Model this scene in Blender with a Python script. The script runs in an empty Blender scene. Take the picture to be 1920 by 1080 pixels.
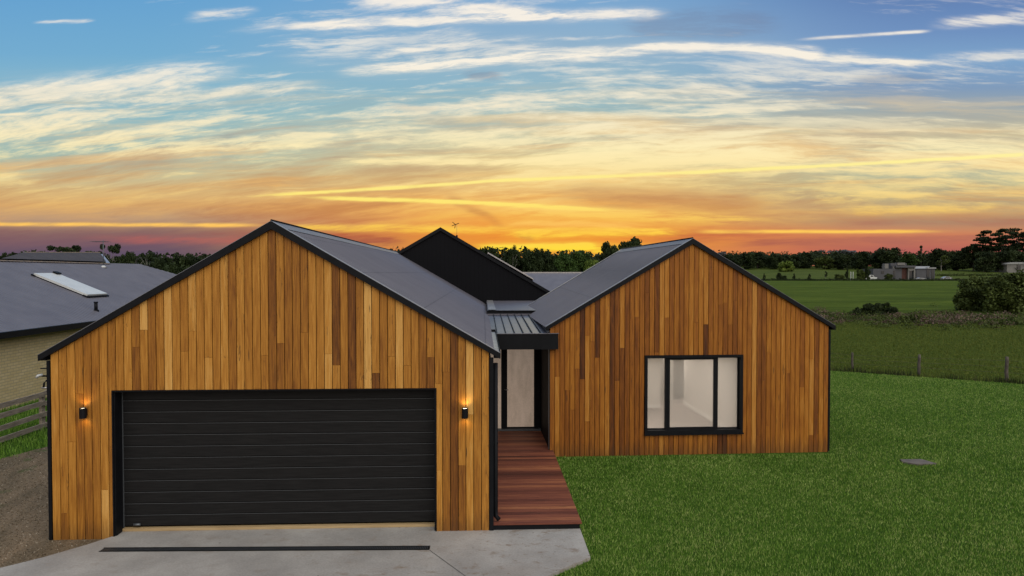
import bpy, math, random
import numpy as np
from mathutils import Vector, Matrix, noise as mnoise
random.seed(7); rng = np.random.default_rng(7)
R = math.radians
S = bpy.context.scene
COL = S.collection
# ------------------------------------------------------------------ camera
CAM = Vector((0, -10.16, 3.82)); YAW = R(2.46); PIT = R(1.25); F = 1280.0
cd = bpy.data.cameras.new('camera'); cam = bpy.data.objects.new('camera', cd); COL.objects.link(cam)
cam.location = CAM; cam.rotation_euler = (R(90) - PIT, 0, -YAW)
cd.sensor_width = 36; cd.lens = 36 * F / 1920; cd.clip_start = .1; cd.clip_end = 5000
S.camera = cam
fw = Vector((math.sin(YAW) * math.cos(PIT), math.cos(YAW) * math.cos(PIT), -math.sin(PIT)))
rt = Vector((math.cos(YAW), -math.sin(YAW), 0)); up = rt.cross(fw)
fh = Vector((math.sin(YAW), math.cos(YAW), 0))
def ray(x, y): return fw + rt * ((x - 960) / F) + up * ((540 - y) / F)
def atY(x, y, Y): r = ray(x, y); return CAM + r * ((Y - CAM.y) / r.y)
def atZ(x, y, z): r = ray(x, y); return CAM + r * ((z - CAM.z) / r.z)
def uv(x, y): r = ray(x, y); f = r.dot(fh); return r.dot(rt) / f, r.z / f
S.view_settings.view_transform = 'Standard'; S.view_settings.look = 'None'
S.view_settings.exposure = 0; S.view_settings.gamma = 1
S.render.engine = 'CYCLES'
S.cycles.max_bounces = 6; S.cycles.transparent_max_bounces = 12
def lin(c, k=1.0):
    return tuple([((v / 255) / 12.92 if v / 255 <= .04045 else ((v / 255 + .055) / 1.055) ** 2.4) * k for v in c[:3]]) + (1,)
# ------------------------------------------------------------------ tiny node language
class G:
    def __init__(s, nt): s.nt = nt
    def n(s, typ, **kw):
        nd = s.nt.nodes.new(typ)
        for k, v in kw.items(): setattr(nd, k, v)
        return nd
    def link(s, a, b): s.nt.links.new(a.s if isinstance(a, E) else a, b)
    def put(s, v, sock):
        if isinstance(v, E): s.nt.links.new(v.s, sock)
        elif v is not None: sock.default_value = v
    def m(s, op, a, b=None, c=None, clamp=False):
        nd = s.n('ShaderNodeMath', operation=op, use_clamp=clamp)
        s.put(a, nd.inputs[0]); s.put(b, nd.inputs[1]); s.put(c, nd.inputs[2])
        return E(s, nd.outputs[0])
    def vec(s, x, y, z):
        nd = s.n('ShaderNodeCombineXYZ')
        for i, v in enumerate((x, y, z)): s.put(v, nd.inputs[i])
        return E(s, nd.outputs[0])
    def sep(s, v):
        nd = s.n('ShaderNodeSeparateXYZ'); s.put(v, nd.inputs[0]); return [E(s, o) for o in nd.outputs]
    def noise(s, v, scale=1.0, detail=4.0, rough=.5, dist=0.0, col=False):
        nd = s.n('ShaderNodeTexNoise'); s.put(v, nd.inputs['Vector'])
        nd.inputs['Scale'].default_value = scale; nd.inputs['Detail'].default_value = detail
        nd.inputs['Roughness'].default_value = rough; nd.inputs['Distortion'].default_value = dist
        return E(s, nd.outputs['Color' if col else 'Fac'])
    def voro(s, v, scale=1.0, feature='F1', out='Distance'):
        nd = s.n('ShaderNodeTexVoronoi', feature=feature); s.put(v, nd.inputs['Vector']); nd.inputs['Scale'].default_value = scale
        return E(s, nd.outputs[out])
    def ramp(s, f, stops, interp='LINEAR'):
        nd = s.n('ShaderNodeValToRGB'); s.put(f, nd.inputs[0]); cr = nd.color_ramp; cr.interpolation = interp
        while len(cr.elements) > 1: cr.elements.remove(cr.elements[-1])
        stops = sorted(stops, key=lambda t: t[0])
        cr.elements[0].position = stops[0][0]; cr.elements[0].color = stops[0][1]
        for p, c in stops[1:]:
            e = cr.elements.new(p); e.color = c
        return E(s, nd.outputs[0])
    def mix(s, f, a, b, mode='MIX'):
        nd = s.n('ShaderNodeMix', data_type='RGBA', blend_type=mode); s.put(f, nd.inputs[0]); s.put(a, nd.inputs[6]); s.put(b, nd.inputs[7])
        return E(s, nd.outputs[2])
    def ss(s, v, a, b, lo=0.0, hi=1.0):
        nd = s.n('ShaderNodeMapRange', interpolation_type='SMOOTHSTEP'); s.put(v, nd.inputs[0])
        nd.inputs[1].default_value = a; nd.inputs[2].default_value = b; nd.inputs[3].default_value = lo; nd.inputs[4].default_value = hi
        return E(s, nd.outputs[0])
class E:
    def __init__(s, g, sk): s.g = g; s.s = sk
    def __add__(s, o): return s.g.m('ADD', s, o)
    def __radd__(s, o): return s.g.m('ADD', s, o)
    def __sub__(s, o): return s.g.m('SUBTRACT', s, o)
    def __rsub__(s, o): return s.g.m('SUBTRACT', o, s)
    def __mul__(s, o): return s.g.m('MULTIPLY', s, o)
    def __rmul__(s, o): return s.g.m('MULTIPLY', s, o)
    def __truediv__(s, o): return s.g.m('DIVIDE', s, o)
# ------------------------------------------------------------------ world: sunset sky
W = bpy.data.worlds.new('World'); W.use_nodes = True
def build_sky():
    nt = W.node_tree; nt.nodes.clear(); g = G(nt)
    tc = g.n('ShaderNodeTexCoord'); d = E(g, tc.outputs['Generated'])
    def dot(vx):
        nd = g.n('ShaderNodeVectorMath', operation='DOT_PRODUCT'); g.put(d, nd.inputs[0]); nd.inputs[1].default_value = vx
        return E(g, nd.outputs['Value'])
    f = g.m('MAXIMUM', g.m('ABSOLUTE', dot(fh)), .2)
    u = dot(rt) / f; v = dot((0, 0, 1)) / f
    def vy(y): return uv(960, y)[1]
    top = vy(0)
    V = g.m('DIVIDE', v, top * 1.25, clamp=True)
    def RV(st): return g.ramp(V, [(min(max(vy(y) / (top * 1.25), 0), 1), lin(c)) for y, c in st])
    left = RV([(-100, (80, 140, 200)), (0, (104, 163, 208)), (100, (116, 172, 208)), (160, (134, 182, 204)), (230, (150, 187, 192)), (295, (160, 184, 172)), (325, (196, 192, 156)), (360, (220, 186, 126)), (385, (216, 168, 108)), (412, (184, 150, 120)), (432, (144, 112, 102)), (455, (116, 88, 100)), (475, (92, 78, 100))])
    mid = RV([(-100, (104, 152, 205)), (0, (124, 168, 208)), (100, (150, 180, 202)), (160, (142, 182, 200)), (210, (158, 188, 190)), (255, (198, 200, 172)), (300, (230, 212, 156)), (340, (236, 200, 130)), (375, (230, 172, 98)), (405, (242, 168, 76)), (440, (236, 140, 54)), (470, (240, 160, 56))])
    right = RV([(-100, (88, 120, 175)), (0, (100, 132, 182)), (60, (112, 146, 192)), (110, (126, 164, 202)), (165, (128, 156, 188)), (205, (158, 172, 176)), (250, (206, 194, 158)), (300, (188, 192, 166)), (350, (172, 174, 144)), (385, (188, 164, 124)), (415, (172, 142, 112)), (440, (208, 128, 90)), (470, (180, 98, 90))])
    base = g.mix(g.ss(u, -.55, .02), left, mid); base = g.mix(g.ss(u, .1, .58), base, right)
    light = RV([(-100, (240, 236, 235)), (0, (245, 238, 228)), (120, (248, 240, 224)), (200, (244, 233, 205)), (280, (255, 238, 184)), (340, (255, 228, 156)), (400, (255, 212, 104)), (440, (255, 204, 70)), (475, (255, 226, 56))])
    side = g.m('MULTIPLY', g.ss(g.m('ABSOLUTE', u + .02), .2, .6), g.ss(V, .26, .12))
    lightv = g.mix(side * .8, light, lin((206, 138, 108)))
    dark = RV([(-100, (110, 125, 160)), (0, (112, 130, 165)), (150, (130, 140, 158)), (220, (160, 160, 155)), (330, (192, 150, 105)), (400, (190, 118, 70)), (440, (178, 84, 62)), (475, (110, 62, 80))])
    darkv = g.mix(side * .9, dark, g.mix(g.ss(u, -.1, .1), lin((112, 84, 98)), lin((172, 104, 92))))
    wn = g.noise(g.vec(u * 2.2, v * 9.0, 3.1), 1, 5, .55) - .5
    wf = g.noise(g.vec(u * 14.0, v * 60.0, 9.1), 1, 4, .62) - .5
    vw = v + wn * .018 + wf * .006
    sl = u * .07 - u * u * .08
    n1 = g.noise(g.vec(u * 1.7 + wn * .6, (vw - sl) * 19.0, 0.0), 1, 7, .62)
    n2 = g.noise(g.vec(u * 5.0 + 8.0, (vw - sl) * 55.0 + wn * 2.5, 5.0), 1, 6, .64)
    n3 = g.noise(g.vec(u * 1.0 + 3.0, (vw - sl) * 8.0, 11.0), 1, 6, .55)
    fib = g.noise(g.vec(u * 11.0 + v * 26.0, (v - sl) * 95.0 + wn * 5.0, 7.0), 1, 5, .68)
    fn_ = (fib - .5) * 3.4 + (n2 - .5) * 3.0
    core = g.m('MULTIPLY_ADD', fib, 1.3, .28)
    cov = g.ramp(V, [(0, (.0, .0, .0, 1)), (.10, (.06,) * 3 + (1,)), (.19, (.4,) * 3 + (1,)), (.3, (.78,) * 3 + (1,)), (.5, (.9,) * 3 + (1,)), (.62, (.5,) * 3 + (1,)), (1, (.5,) * 3 + (1,))])
    gold = g.ss(g.noise(g.vec(u * 1.9 + 31.0 + wn, (vw - sl * .4) * 34.0, 4.0), 1, 6, .62), .44, .66) * g.ss(V, .14, .22) * g.ss(V, .62, .42) * .75
    thr = g.ss(V, .52, .7, .0, .07) + g.ss(u, -.1, -.55, .0, .035)
    veil = g.ss(n1 * .46 + n2 * .36 + n3 * .52 + (fib - .5) * .30 - thr, .61, .76) * cov * 1.1
    dk = g.ss(n3 * .5 + n1 * .4 + (n2 - .5) * .3, .46, .32) * g.ss(V, .03, .12) * g.ss(V, .60, .35) * .72
    dk2 = g.ss(g.noise(g.vec(u * 1.3 + 20.0, (vw - sl) * 11.0, 2.0), 1, 5, .6), .55, .72) * g.ss(V, .6, .75) * g.ss(u, -.15, .3) * .5
    chain = []; fresh = {}
    def streak(x0, y0, x1, y1, w, a, bow=0, w1=None, e0=.15, e1=.15, rough=1.0, wob=1.0):
        u0, v0 = uv(x0, y0); u1, v1 = uv(x1, y1); w1 = w if w1 is None else w1
        t = ((g.m('MULTIPLY_ADD', chain[-1], 1e-9, u) if chain else u) - u0) * (1 / (u1 - u0))
        vc = t * (v1 - v0) + v0
        if bow: vc = vc + (t * (1 - t)) * (4 * bow / F)
        ww = t * ((w1 - w) * 1.25 / F) + (w * 1.25 / F)
        src = (v + wn * (.012 * wob) + wf * (.0055 * wob))
        q = (src - vc) / ww
        m = g.m('EXPONENT', g.m('MULTIPLY', q * q, -1.0))
        m = m * g.ss(t, 0, e0) * g.ss(t, 1, 1 - e1)
        er = fn_ * rough
        r_ = g.ss(m + er * m, .02, 1.12) * (core * a)
        chain.append(r_ + chain[-1] if chain and not fresh.pop('f', None) else r_); return chain[-1]
    L = []
    # (x0,y0,x1,y1,width,amp,bow,width_end,fade_in,fade_out,roughness,wobble)
    for a in [(-200, 215, 520, 122, 22, .85, 0, 20, .1, .3, .9), (120, 205, 640, 152, 7, .7, 0, 9, .3, .3),
              (-150, 222, 115, 211, 2.6, .9, 0, 2, .1, .3, .3, .3), (330, 36, 500, 16, 8, .7, 0, 6, .4, .3), (50, 45, 190, 38, 3, .55, 0, 3, .3, .3),
              (600, -14, 1120, 38, 11, .95, 0, 10, .25, .3, .8), (380, 60, 1280, 24, 6, .9, 6, 9, .25, .1, .8), (470, 92, 960, 68, 22, .42, 0, 20, .3, .3, 1.2),
              (600, 138, 1250, 92, 10, 1.0, 0, 9, .2, .1, .8), (1150, 88, 1560, 100, 7, 1.0, 4, 9, .25, .1, .7), (1420, 96, 1800, 118, 9, .9, -5, 5, .25, .3, .8),
              (1700, 112, 2100, 95, 7, .6, 0, 9, .3, .1), (1470, 76, 1760, 57, 2.8, .85, 0, 2.5, .3, .15, .4, .4), (1720, 48, 2100, 18, 8, .75, 0, 10, .25, .1),
              (640, 112, 1100, 78, 15, .4, 0, 14, .3, .4, 1.4), (1090, 182, 1230, 172, 4, .6, 0, 4, .4, .4), (690, 219, 840, 210, 3.5, .7, 0, 3, .4, .4),
              (100, 292, 720, 250, 9, .75, 0, 14, .3, .2), (620, 250, 1100, 268, 13, .7, 0, 12, .2, .3), (930, 222, 1330, 212, 6, .6, 0, 6, .2, .3),
              (1220, 212, 1560, 190, 9, .7, 0, 9, .3, .3, 1.2), (1240, 226, 1920, 240, 14, .5, 0, 14, .2, .3), (980, 252, 1500, 262, 14, .65, 0, 16, .3, .3),
              (560, 300, 1180, 306, 5, .85, 0, 6, .2, .3), (950, 282, 1650, 300, 16, .6, 0, 12, .2, .3), (1400, 262, 2100, 276, 9, .55, 0, 10, .2, .1),
              (-200, 325, 130, 345, 14, .5, 0, 8, .1, .4), 
              
               (900, 395, 1500, 412, 9, .65, 0, 8, .2, .3, 1),
               (500, 424, 1010, 432, 6, .75, 0, 7, .15, .2, .7), (900, 440, 1330, 432, 9, .95, 0, 6, .25, .2, .8),
               (1480, 372, 1800, 366, 9, .55, 0, 7, .3, .3), (1540, 396, 1900, 388, 8, .55, 0, 6, .3, .2),
              ]:
        L.append(streak(*a))
    LT = chain[-1]; fresh['f'] = 1
    Dk = [streak(850, 138, 960, 148, 8, .5, 0, 8, .4, .4), streak(1560, 152, 1800, 142, 10, .4, 0, 8, .4, .4), streak(1130, 52, 1500, 40, 24, .4, 0, 20, .3, .3),
          streak(980, 362, 1500, 384, 20, .55, 0, 14, .3, .3), streak(300, 402, 640, 392, 14, .35, 0, 12, .3, .3), streak(820, 360, 960, 430, 10, .5, 0, 7, .3, .3, .7),
          streak(960, 436, 1010, 446, 7, .7, 0, 6, .4, .4, .6), streak(-200, 442, 520, 446, 14, .5, 0, 10, .05, .4), streak(380, 447, 800, 452, 12, .75, 0, 10, .3, .25),
          streak(1330, 456, 1960, 446, 8, .6, 0, 7, .2, .1), streak(700, 190, 900, 240, 14, .2, 0, 10, .4, .4), streak(1500, 408, 1960, 416, 12, .35, 0, 10, .3, .1)]
    DT = chain[-1]; fresh['f'] = 1
    pink = [streak(100, 447, 620, 451, 7, .3, 0, 8, .4, .3, .6), streak(1180, 470, 1700, 476, 10, .25, 0, 9, .3, .3, .5), streak(560, 480, 880, 470, 10, .5, 0, 8, .3, .3, .5)]
    PT = chain[-1]; fresh['f'] = 1
    for a in [(430, 371, 980, 336, 2.6, 1.2, 0, 2.8, .3, .02, .3, .5), (960, 338, 1930, 290, 2.8, 1.3, -2, 3.0, .02, .02, .25, .5), (540, 368, 1190, 399, 3.2, 1.2, 4, 3.8, .15, .12, .4, .7), (-250, 420, 560, 422, 3.0, 1.0, 0, 3.4, .02, .2, .25, .3), (1270, 434, 1830, 434, 3.2, 1.1, 0, 2.8, .15, .3, .25, .4), (860, 466, 1130, 461, 7, 1.3, 0, 7, .25, .15, .4, .5), (1080, 470, 1230, 468, 8, .8, 0, 8, .3, .3), (900, 418, 1260, 424, 5, .7, 0, 5, .3, .3, .6)]: streak(*a)
    def tot(lst):
        return g.m('MINIMUM', lst, 1.0)
    c = g.mix(gold, base, g.mix(g.ss(V, .2, .5), lin((246, 184, 96)), lin((244, 214, 160))))
    c = g.mix(g.m('MINIMUM', veil, 1.0), c, lightv)
    c = g.mix(g.m('MINIMUM', dk + dk2, 1.0), c, darkv)
    c = g.mix(tot(DT), c, darkv)
    c = g.mix(tot(PT), c, lin((218, 108, 88)))
    c = g.mix(tot(LT), c, light)
    trail = RV([(280, (255, 242, 165)), (380, (255, 230, 115)), (425, (255, 196, 96)), (470, (255, 222, 62))])
    c = g.mix(tot(chain[-1]), c, trail)
    grain = g.noise(g.vec(u * 420, v * 420, 0.0), 1, 1, .5)
    # overhead and behind the viewer: calm pale twilight, no streaks
    s_f = g.ss(dot(fh), .12, .4)
    dz = dot((0, 0, 1))
    calm = g.ramp(g.m('MULTIPLY', dz, 1.0, clamp=True), [(0, lin((220, 198, 180))), (.25, lin((206, 202, 200))), (.7, lin((180, 190, 205))), (1, lin((170, 186, 205)))])
    c = g.mix(g.ss(v, .62, 1.1), c, lin((168, 184, 205)))
    c = g.mix(s_f, calm, c)
    bg = g.n('ShaderNodeBackground'); g.link(c, bg.inputs[0]); bg.inputs[1].default_value = 1.0
    out = g.n('ShaderNodeOutputWorld'); nt.links.new(bg.outputs[0], out.inputs[0])
build_sky(); S.world = W
W.cycles.sampling_method = 'MANUAL'; W.cycles.sample_map_resolution = 256
# one very soft sun: the bright dome of twilight behind the viewer, no hard shadows
sd = bpy.data.lights.new('sun', 'SUN'); sd.energy = 2.0; sd.angle = R(75); sd.color = (1, .93, .84)
sun = bpy.data.objects.new('sun', sd); COL.objects.link(sun); sun.rotation_euler = (R(46), 0, R(24))
# ------------------------------------------------------------------ mesh helpers
WL = {}
class MB:
    def __init__(s, T=None): s.v = []; s.f = []; s.a = []; s.mi = []; s.T = T; s.cur = (0, 0); s.m = 0; s.sm = []
    def p(s, x, y, z):
        s.v.append(s.T(x, y, z) if s.T else (x, y, z)); return len(s.v) - 1
    def face(s, idx, smooth=False): s.f.append(tuple(idx)); s.a.append(s.cur); s.mi.append(s.m); s.sm.append(smooth)
    def poly(s, pts, smooth=False): s.face([s.p(*q) for q in pts], smooth)
    def box(s, x0, y0, z0, x1, y1, z1):
        i = [s.p(x, y, z) for x in (x0, x1) for y in (y0, y1) for z in (z0, z1)]
        for q in ((0, 1, 3, 2), (4, 6, 7, 5), (0, 4, 5, 1), (2, 3, 7, 6), (0, 2, 6, 4), (1, 5, 7, 3)): s.face([i[k] for k in q])
    def prism(s, pts, axis, a, b):
        """pts: 2D outline, extruded along axis ('y': pts are (x,z); 'x': (y,z); 'z': (x,y))"""
        def q(p_, t): return (p_[0], t, p_[1]) if axis == 'y' else ((t, p_[0], p_[1]) if axis == 'x' else (p_[0], p_[1], t))
        A = [s.p(*q(p_, a)) for p_ in pts]; B = [s.p(*q(p_, b)) for p_ in pts]; n = len(pts)
        s.face(A); s.face(B[::-1])
        for k in range(n): s.face([A[k], B[k], B[(k + 1) % n], A[(k + 1) % n]])
    def tube(s, pts, r, n=8, r1=None, cap=True):
        pts = [Vector(q) for q in pts]; rings = []
        for k, c in enumerate(pts):
            d = (pts[min(k + 1, len(pts) - 1)] - pts[max(k - 1, 0)]).normalized()
            a = Vector((0, 0, 1)) if abs(d.z) < .9 else Vector((1, 0, 0))
            e1 = d.cross(a).normalized(); e2 = d.cross(e1)
            rr = r if r1 is None else r + (r1 - r) * k / (len(pts) - 1)
            rings.append([s.p(*(c + (e1 * math.cos(2 * math.pi * j / n) + e2 * math.sin(2 * math.pi * j / n)) * rr)) for j in range(n)])
        for A, B in zip(rings, rings[1:]):
            for j in range(n): s.face([A[j], A[(j + 1) % n], B[(j + 1) % n], B[j]], True)
        if cap: s.face(rings[0][::-1]); s.face(rings[-1])
    def bar(s, a, b, w, h, upv=(0, 0, 1)):
        """rectangular bar from a to b: w sideways, h along up"""
        a = Vector(a); b = Vector(b); d = (b - a).normalized(); sd_ = d.cross(Vector(upv)).normalized(); u_ = sd_.cross(d)
        i = []
        for c in (a, b):
            for q in ((-1, -1), (1, -1), (1, 1), (-1, 1)): i.append(s.p(*(c + sd_ * (q[0] * w / 2) + u_ * (q[1] * h / 2))))
        for q in ((0, 3, 2, 1), (4, 5, 6, 7), (0, 1, 5, 4), (1, 2, 6, 5), (2, 3, 7, 6), (3, 0, 4, 7)): s.face([i[k] for k in q])
    def build(s, name, mat, parent=None, recalc=True):
        me = bpy.data.meshes.new(name); o = bpy.data.objects.new(name, me); COL.objects.link(o)
        off = WL.get(parent, Vector((0, 0, 0))) if parent else Vector((0, 0, 0))
        WL[o] = off.copy()
        vs = [tuple(Vector(q) - off) for q in s.v]
        me.from_pydata(vs, [], s.f)
        mats = mat if isinstance(mat, (list, tuple)) else [mat]
        for m_ in mats: me.materials.append(m_)
        if len(mats) > 1: me.polygons.foreach_set('material_index', s.mi)
        me.polygons.foreach_set('use_smooth', s.sm)
        if any(a != (0, 0) for a in s.a):
            at = me.attributes.new('tone', 'FLOAT', 'FACE'); at.data.foreach_set('value', [a[0] for a in s.a])
            at = me.attributes.new('seed', 'FLOAT', 'FACE'); at.data.foreach_set('value', [a[1] for a in s.a])
        me.update()
        if recalc:
            import bmesh
            bm = bmesh.new(); bm.from_mesh(me); bmesh.ops.recalc_face_normals(bm, faces=bm.faces); bm.to_mesh(me); bm.free()
        if parent: o.parent = parent
        return o
def empty(name, loc):
    o = bpy.data.objects.new(name, None); COL.objects.link(o); o.location = loc; o.empty_display_size = .2; WL[o] = Vector(loc); return o
def tag(o, label=None, cat=None, group=None, kind=None):
    if label: o['label'] = label
    if cat: o['category'] = cat
    if group: o['group'] = group
    if kind: o['kind'] = kind
    return o
# ------------------------------------------------------------------ materials
def mat(name, fn=None, col=(.5, .5, .5, 1), rough=.6, metal=0.0, spec=.5):
    m_ = bpy.data.materials.new(name); m_.use_nodes = True; nt = m_.node_tree; g = G(nt); b = nt.nodes['Principled BSDF']
    b.inputs['Base Color'].default_value = col; b.inputs['Roughness'].default_value = rough; b.inputs['Metallic'].default_value = metal
    b.inputs['Specular IOR Level'].default_value = spec
    if fn: fn(g, b)
    return m_
def OC(g, out='Object'): return E(g, g.n('ShaderNodeTexCoord').outputs[out])
def POS(g): return E(g, g.n('ShaderNodeNewGeometry').outputs['Position'])
def attr(g, n): return E(g, g.n('ShaderNodeAttribute', attribute_name=n).outputs['Fac'])
def bump(g, b, h, dist=.01, st=1.0):
    nd = g.n('ShaderNodeBump'); g.put(h, nd.inputs['Height']); nd.inputs['Distance'].default_value = dist; nd.inputs['Strength'].default_value = st
    g.link(nd.outputs[0], b.inputs['Normal'])
def c4(r, g_, b): return (r, g_, b, 1)
def mottled(name, c0, c1, scale, rough=.7, bd=0.0, detail=4, spec=.5, metal=0, stretch=(1, 1, 1)):
    def fn(g, b):
        x, y, z = g.sep(POS(g)); v = g.vec(x * stretch[0], y * stretch[1], z * stretch[2])
        n = g.noise(v, scale, detail, .6)
        g.link(g.ramp(n, [(.3, c0), (.7, c1)]), b.inputs['Base Color'])
        if bd: bump(g, b, n, bd)
    return mat(name, fn, rough=rough, spec=spec, metal=metal)
def timber(name, stops, axis='z', red=0):
    def fn(g, b):
        t = attr(g, 'tone'); sd_ = attr(g, 'seed'); x, y, z = g.sep(POS(g))
        along, across = (z, x) if axis == 'z' else (x, y)
        v1 = g.vec(across * 55.0 + sd_ * 91.0, along * 2.2 + sd_ * 37.0, y * 3.0)
        grain = g.noise(v1, 1, 6, .62, .5)
        broad = g.noise(g.vec(across * 9.0 + sd_ * 53.0, along * .9 + sd_ * 11.0, 0.0), 1, 4, .6, 1.2)
        fac = t + (grain - .5) * .85 + (broad - .5) * .6
        c = g.ramp(fac, stops)
        # gum veins and knots
        kn = g.voro(g.vec(across * 9.0 + sd_ * 17.0, along * 1.1 + sd_ * 29.0, 0.0), 1)
        kk = g.ss(kn, .13, .04) * g.ss(broad, .46, .54)
        vein = g.ss(g.m('ABSOLUTE', g.noise(g.vec(across * 16.0 + sd_ * 71.0, along * .8 + sd_ * 23.0, 2.0), 1, 3, .5, .8) - .5), .010, .001) * g.ss(g.m('FRACT', sd_ * 7.31), .68, .74)
        c = g.mix(g.m('MINIMUM', kk + vein * .8, 1.0) * .8, c, c4(.045, .022, .008))
        fleck = g.ss(g.noise(g.vec(across * 120.0 + sd_ * 13.0, along * 9.0, y * 2.0), 1, 3, .6), .60, .72) * .30
        c = g.mix(fleck, c, c4(.10, .045, .012))
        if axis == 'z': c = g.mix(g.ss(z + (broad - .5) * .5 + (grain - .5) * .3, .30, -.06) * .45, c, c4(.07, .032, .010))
        g.link(c, b.inputs['Base Color'])
        bump(g, b, grain, .003, .6)
    return mat(name, fn, rough=.62, spec=.3)
M = {}
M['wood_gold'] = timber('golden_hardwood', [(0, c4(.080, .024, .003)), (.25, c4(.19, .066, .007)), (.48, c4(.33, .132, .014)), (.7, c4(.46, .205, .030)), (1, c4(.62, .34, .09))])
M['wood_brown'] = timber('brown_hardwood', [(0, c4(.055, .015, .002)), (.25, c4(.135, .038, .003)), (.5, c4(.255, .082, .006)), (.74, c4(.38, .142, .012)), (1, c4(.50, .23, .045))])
M['deck'] = timber('red_decking', [(0, c4(.060, .018, .011)), (.3, c4(.125, .036, .022)), (.55, c4(.21, .066, .036)), (.8, c4(.32, .115, .05)), (1, c4(.42, .19, .085))], axis='x')
M['black'] = mottled('black_trim', c4(.004, .0045, .006), c4(.007, .0075, .0095), 6, .55, spec=.15)
def _clad(g, b):
    x, y, z = g.sep(POS(g)); w = g.m('FRACT', x * 6.6)
    g.link(g.mix(g.ss(w, .12, .02), c4(.0045, .0045, .006), c4(.0015, .0015, .002)), b.inputs['Base Color'])
M['black_clad'] = mat('black_cladding', _clad, rough=.65, spec=.1)
M['roof'] = mottled('grey_roof_steel', c4(.094, .088, .104), c4(.122, .115, .132), 1.3, .42, 0, 5, .5)
def roofmat(name, C, first, purl, y00):
    def fn(g, b):
        p = POS(g); x, y, z = g.sep(p)
        n = g.noise(p, 1.3, 5, .6); blot = g.noise(g.vec(x * 2.0, y * 5.0, 0.0), 1, 4, .6)
        c = g.ramp(n * .6 + blot * .4, [(.3, c4(.094, .088, .104)), (.7, c4(.122, .115, .132))])
        s_ = g.m('FRACT', (g.m('ABSOLUTE', x - C) - first) / purl); t = g.m('FRACT', y / .152)
        row = g.ss(s_, .026, .016) * g.ss(t, .34, .26)
        lap = g.ss(g.m('FRACT', y / .762), .022, .008) * .5
        valley_shade = g.m('MULTIPLY', g.ss(g.m('ABSOLUTE', g.m('FRACT', (y - y00) / .076) - .75), .24, .04), .34)  # shade of the corrugation valleys painted darker into the sheet colour
        c = g.mix(g.m('MAXIMUM', row * .85, g.m('MAXIMUM', lap, valley_shade)), c, c4(.025, .025, .03))
        g.link(c, b.inputs['Base Color'])
    return mat(name, fn, rough=.42, spec=.5)
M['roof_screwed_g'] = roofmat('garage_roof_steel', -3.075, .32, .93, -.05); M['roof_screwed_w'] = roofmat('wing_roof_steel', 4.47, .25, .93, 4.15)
M['roof_pan'] = mottled('grey_pan_steel', c4(.075, .085, .12), c4(.13, .13, .16), 3.0, .3, 0, 5, .6, .3)
M['flash'] = mottled('flashing_steel', c4(.17, .175, .20), c4(.23, .23, .25), 5, .45)
M['galv'] = mottled('galvanised', c4(.30, .30, .31), c4(.5, .47, .45), 7, .35, 0, 4, .5, .6)
M['screw'] = mat('screw_heads', col=c4(.03, .03, .035), rough=.6)
def _door(g, b):
    x, y, z = g.sep(POS(g)); n = g.noise(g.vec(x * 3.0, y, z * 60.0), 1, 4, .6)
    g.link(g.ramp(n, [(.3, c4(.008, .0078, .008)), (.7, c4(.016, .0155, .0155))]), b.inputs['Base Color']); bump(g, b, n, .002, .5)
M['door'] = mat('charcoal_door', _door, rough=.55, spec=.14)
M['door_highlight'] = mat('door_highlight', col=c4(.065, .07, .075), rough=.35, spec=.6)  # paler than the door: sky light on groove tops painted as strips
M['seal'] = mat('grey_track', col=c4(.12, .13, .14), rough=.4, metal=.5)
def _thr(g, b):
    x, y, z = g.sep(POS(g)); n = g.noise(g.vec(x * 2.0, y * 40, z * 40.0), 1, 5, .6)
    g.link(g.ramp(n, [(.3, c4(.30, .20, .09)), (.7, c4(.46, .33, .17))]), b.inputs['Base Color'])
M['threshold'] = mat('pine_threshold', _thr, rough=.7)
def _conc(g, b):
    p = POS(g); x, y, z = g.sep(p)
    n = g.noise(p, .9, 6, .6); f = g.noise(p, 40, 3, .6)
    c = g.ramp(n * .7 + f * .3, [(.36, c4(.225, .212, .195)), (.5, c4(.295, .278, .255)), (.62, c4(.37, .35, .32))])
    st = g.ss(g.noise(g.vec(x * 3.0, y * 4.5, 0.0), 1, 4, .7), .54, .70) * g.ss(x, -4.0, .5, .25, .75) + g.ss(g.noise(g.vec(x * .8, y * 1.2, 7.0), 1, 4, .6), .5, .7) * .25
    st2 = g.ss(g.noise(g.vec(x * 13.0, y * 17.0, 4.0), 1, 3, .6), .61, .70) * g.ss(x, -3.0, .5, .3, 1.0)
    c = g.mix(g.m('MINIMUM', st + st2 * .6, 1.0), c, c4(.185, .135, .095))
    sp = g.ss(g.voro(p, 3.1), .06, .03)
    c = g.mix(sp * .7, c, c4(.09, .07, .05))
    g.link(c, b.inputs['Base Color']); bump(g, b, f, .003, .5)
M['concrete'] = mat('concrete', _conc, rough=.75)
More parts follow.
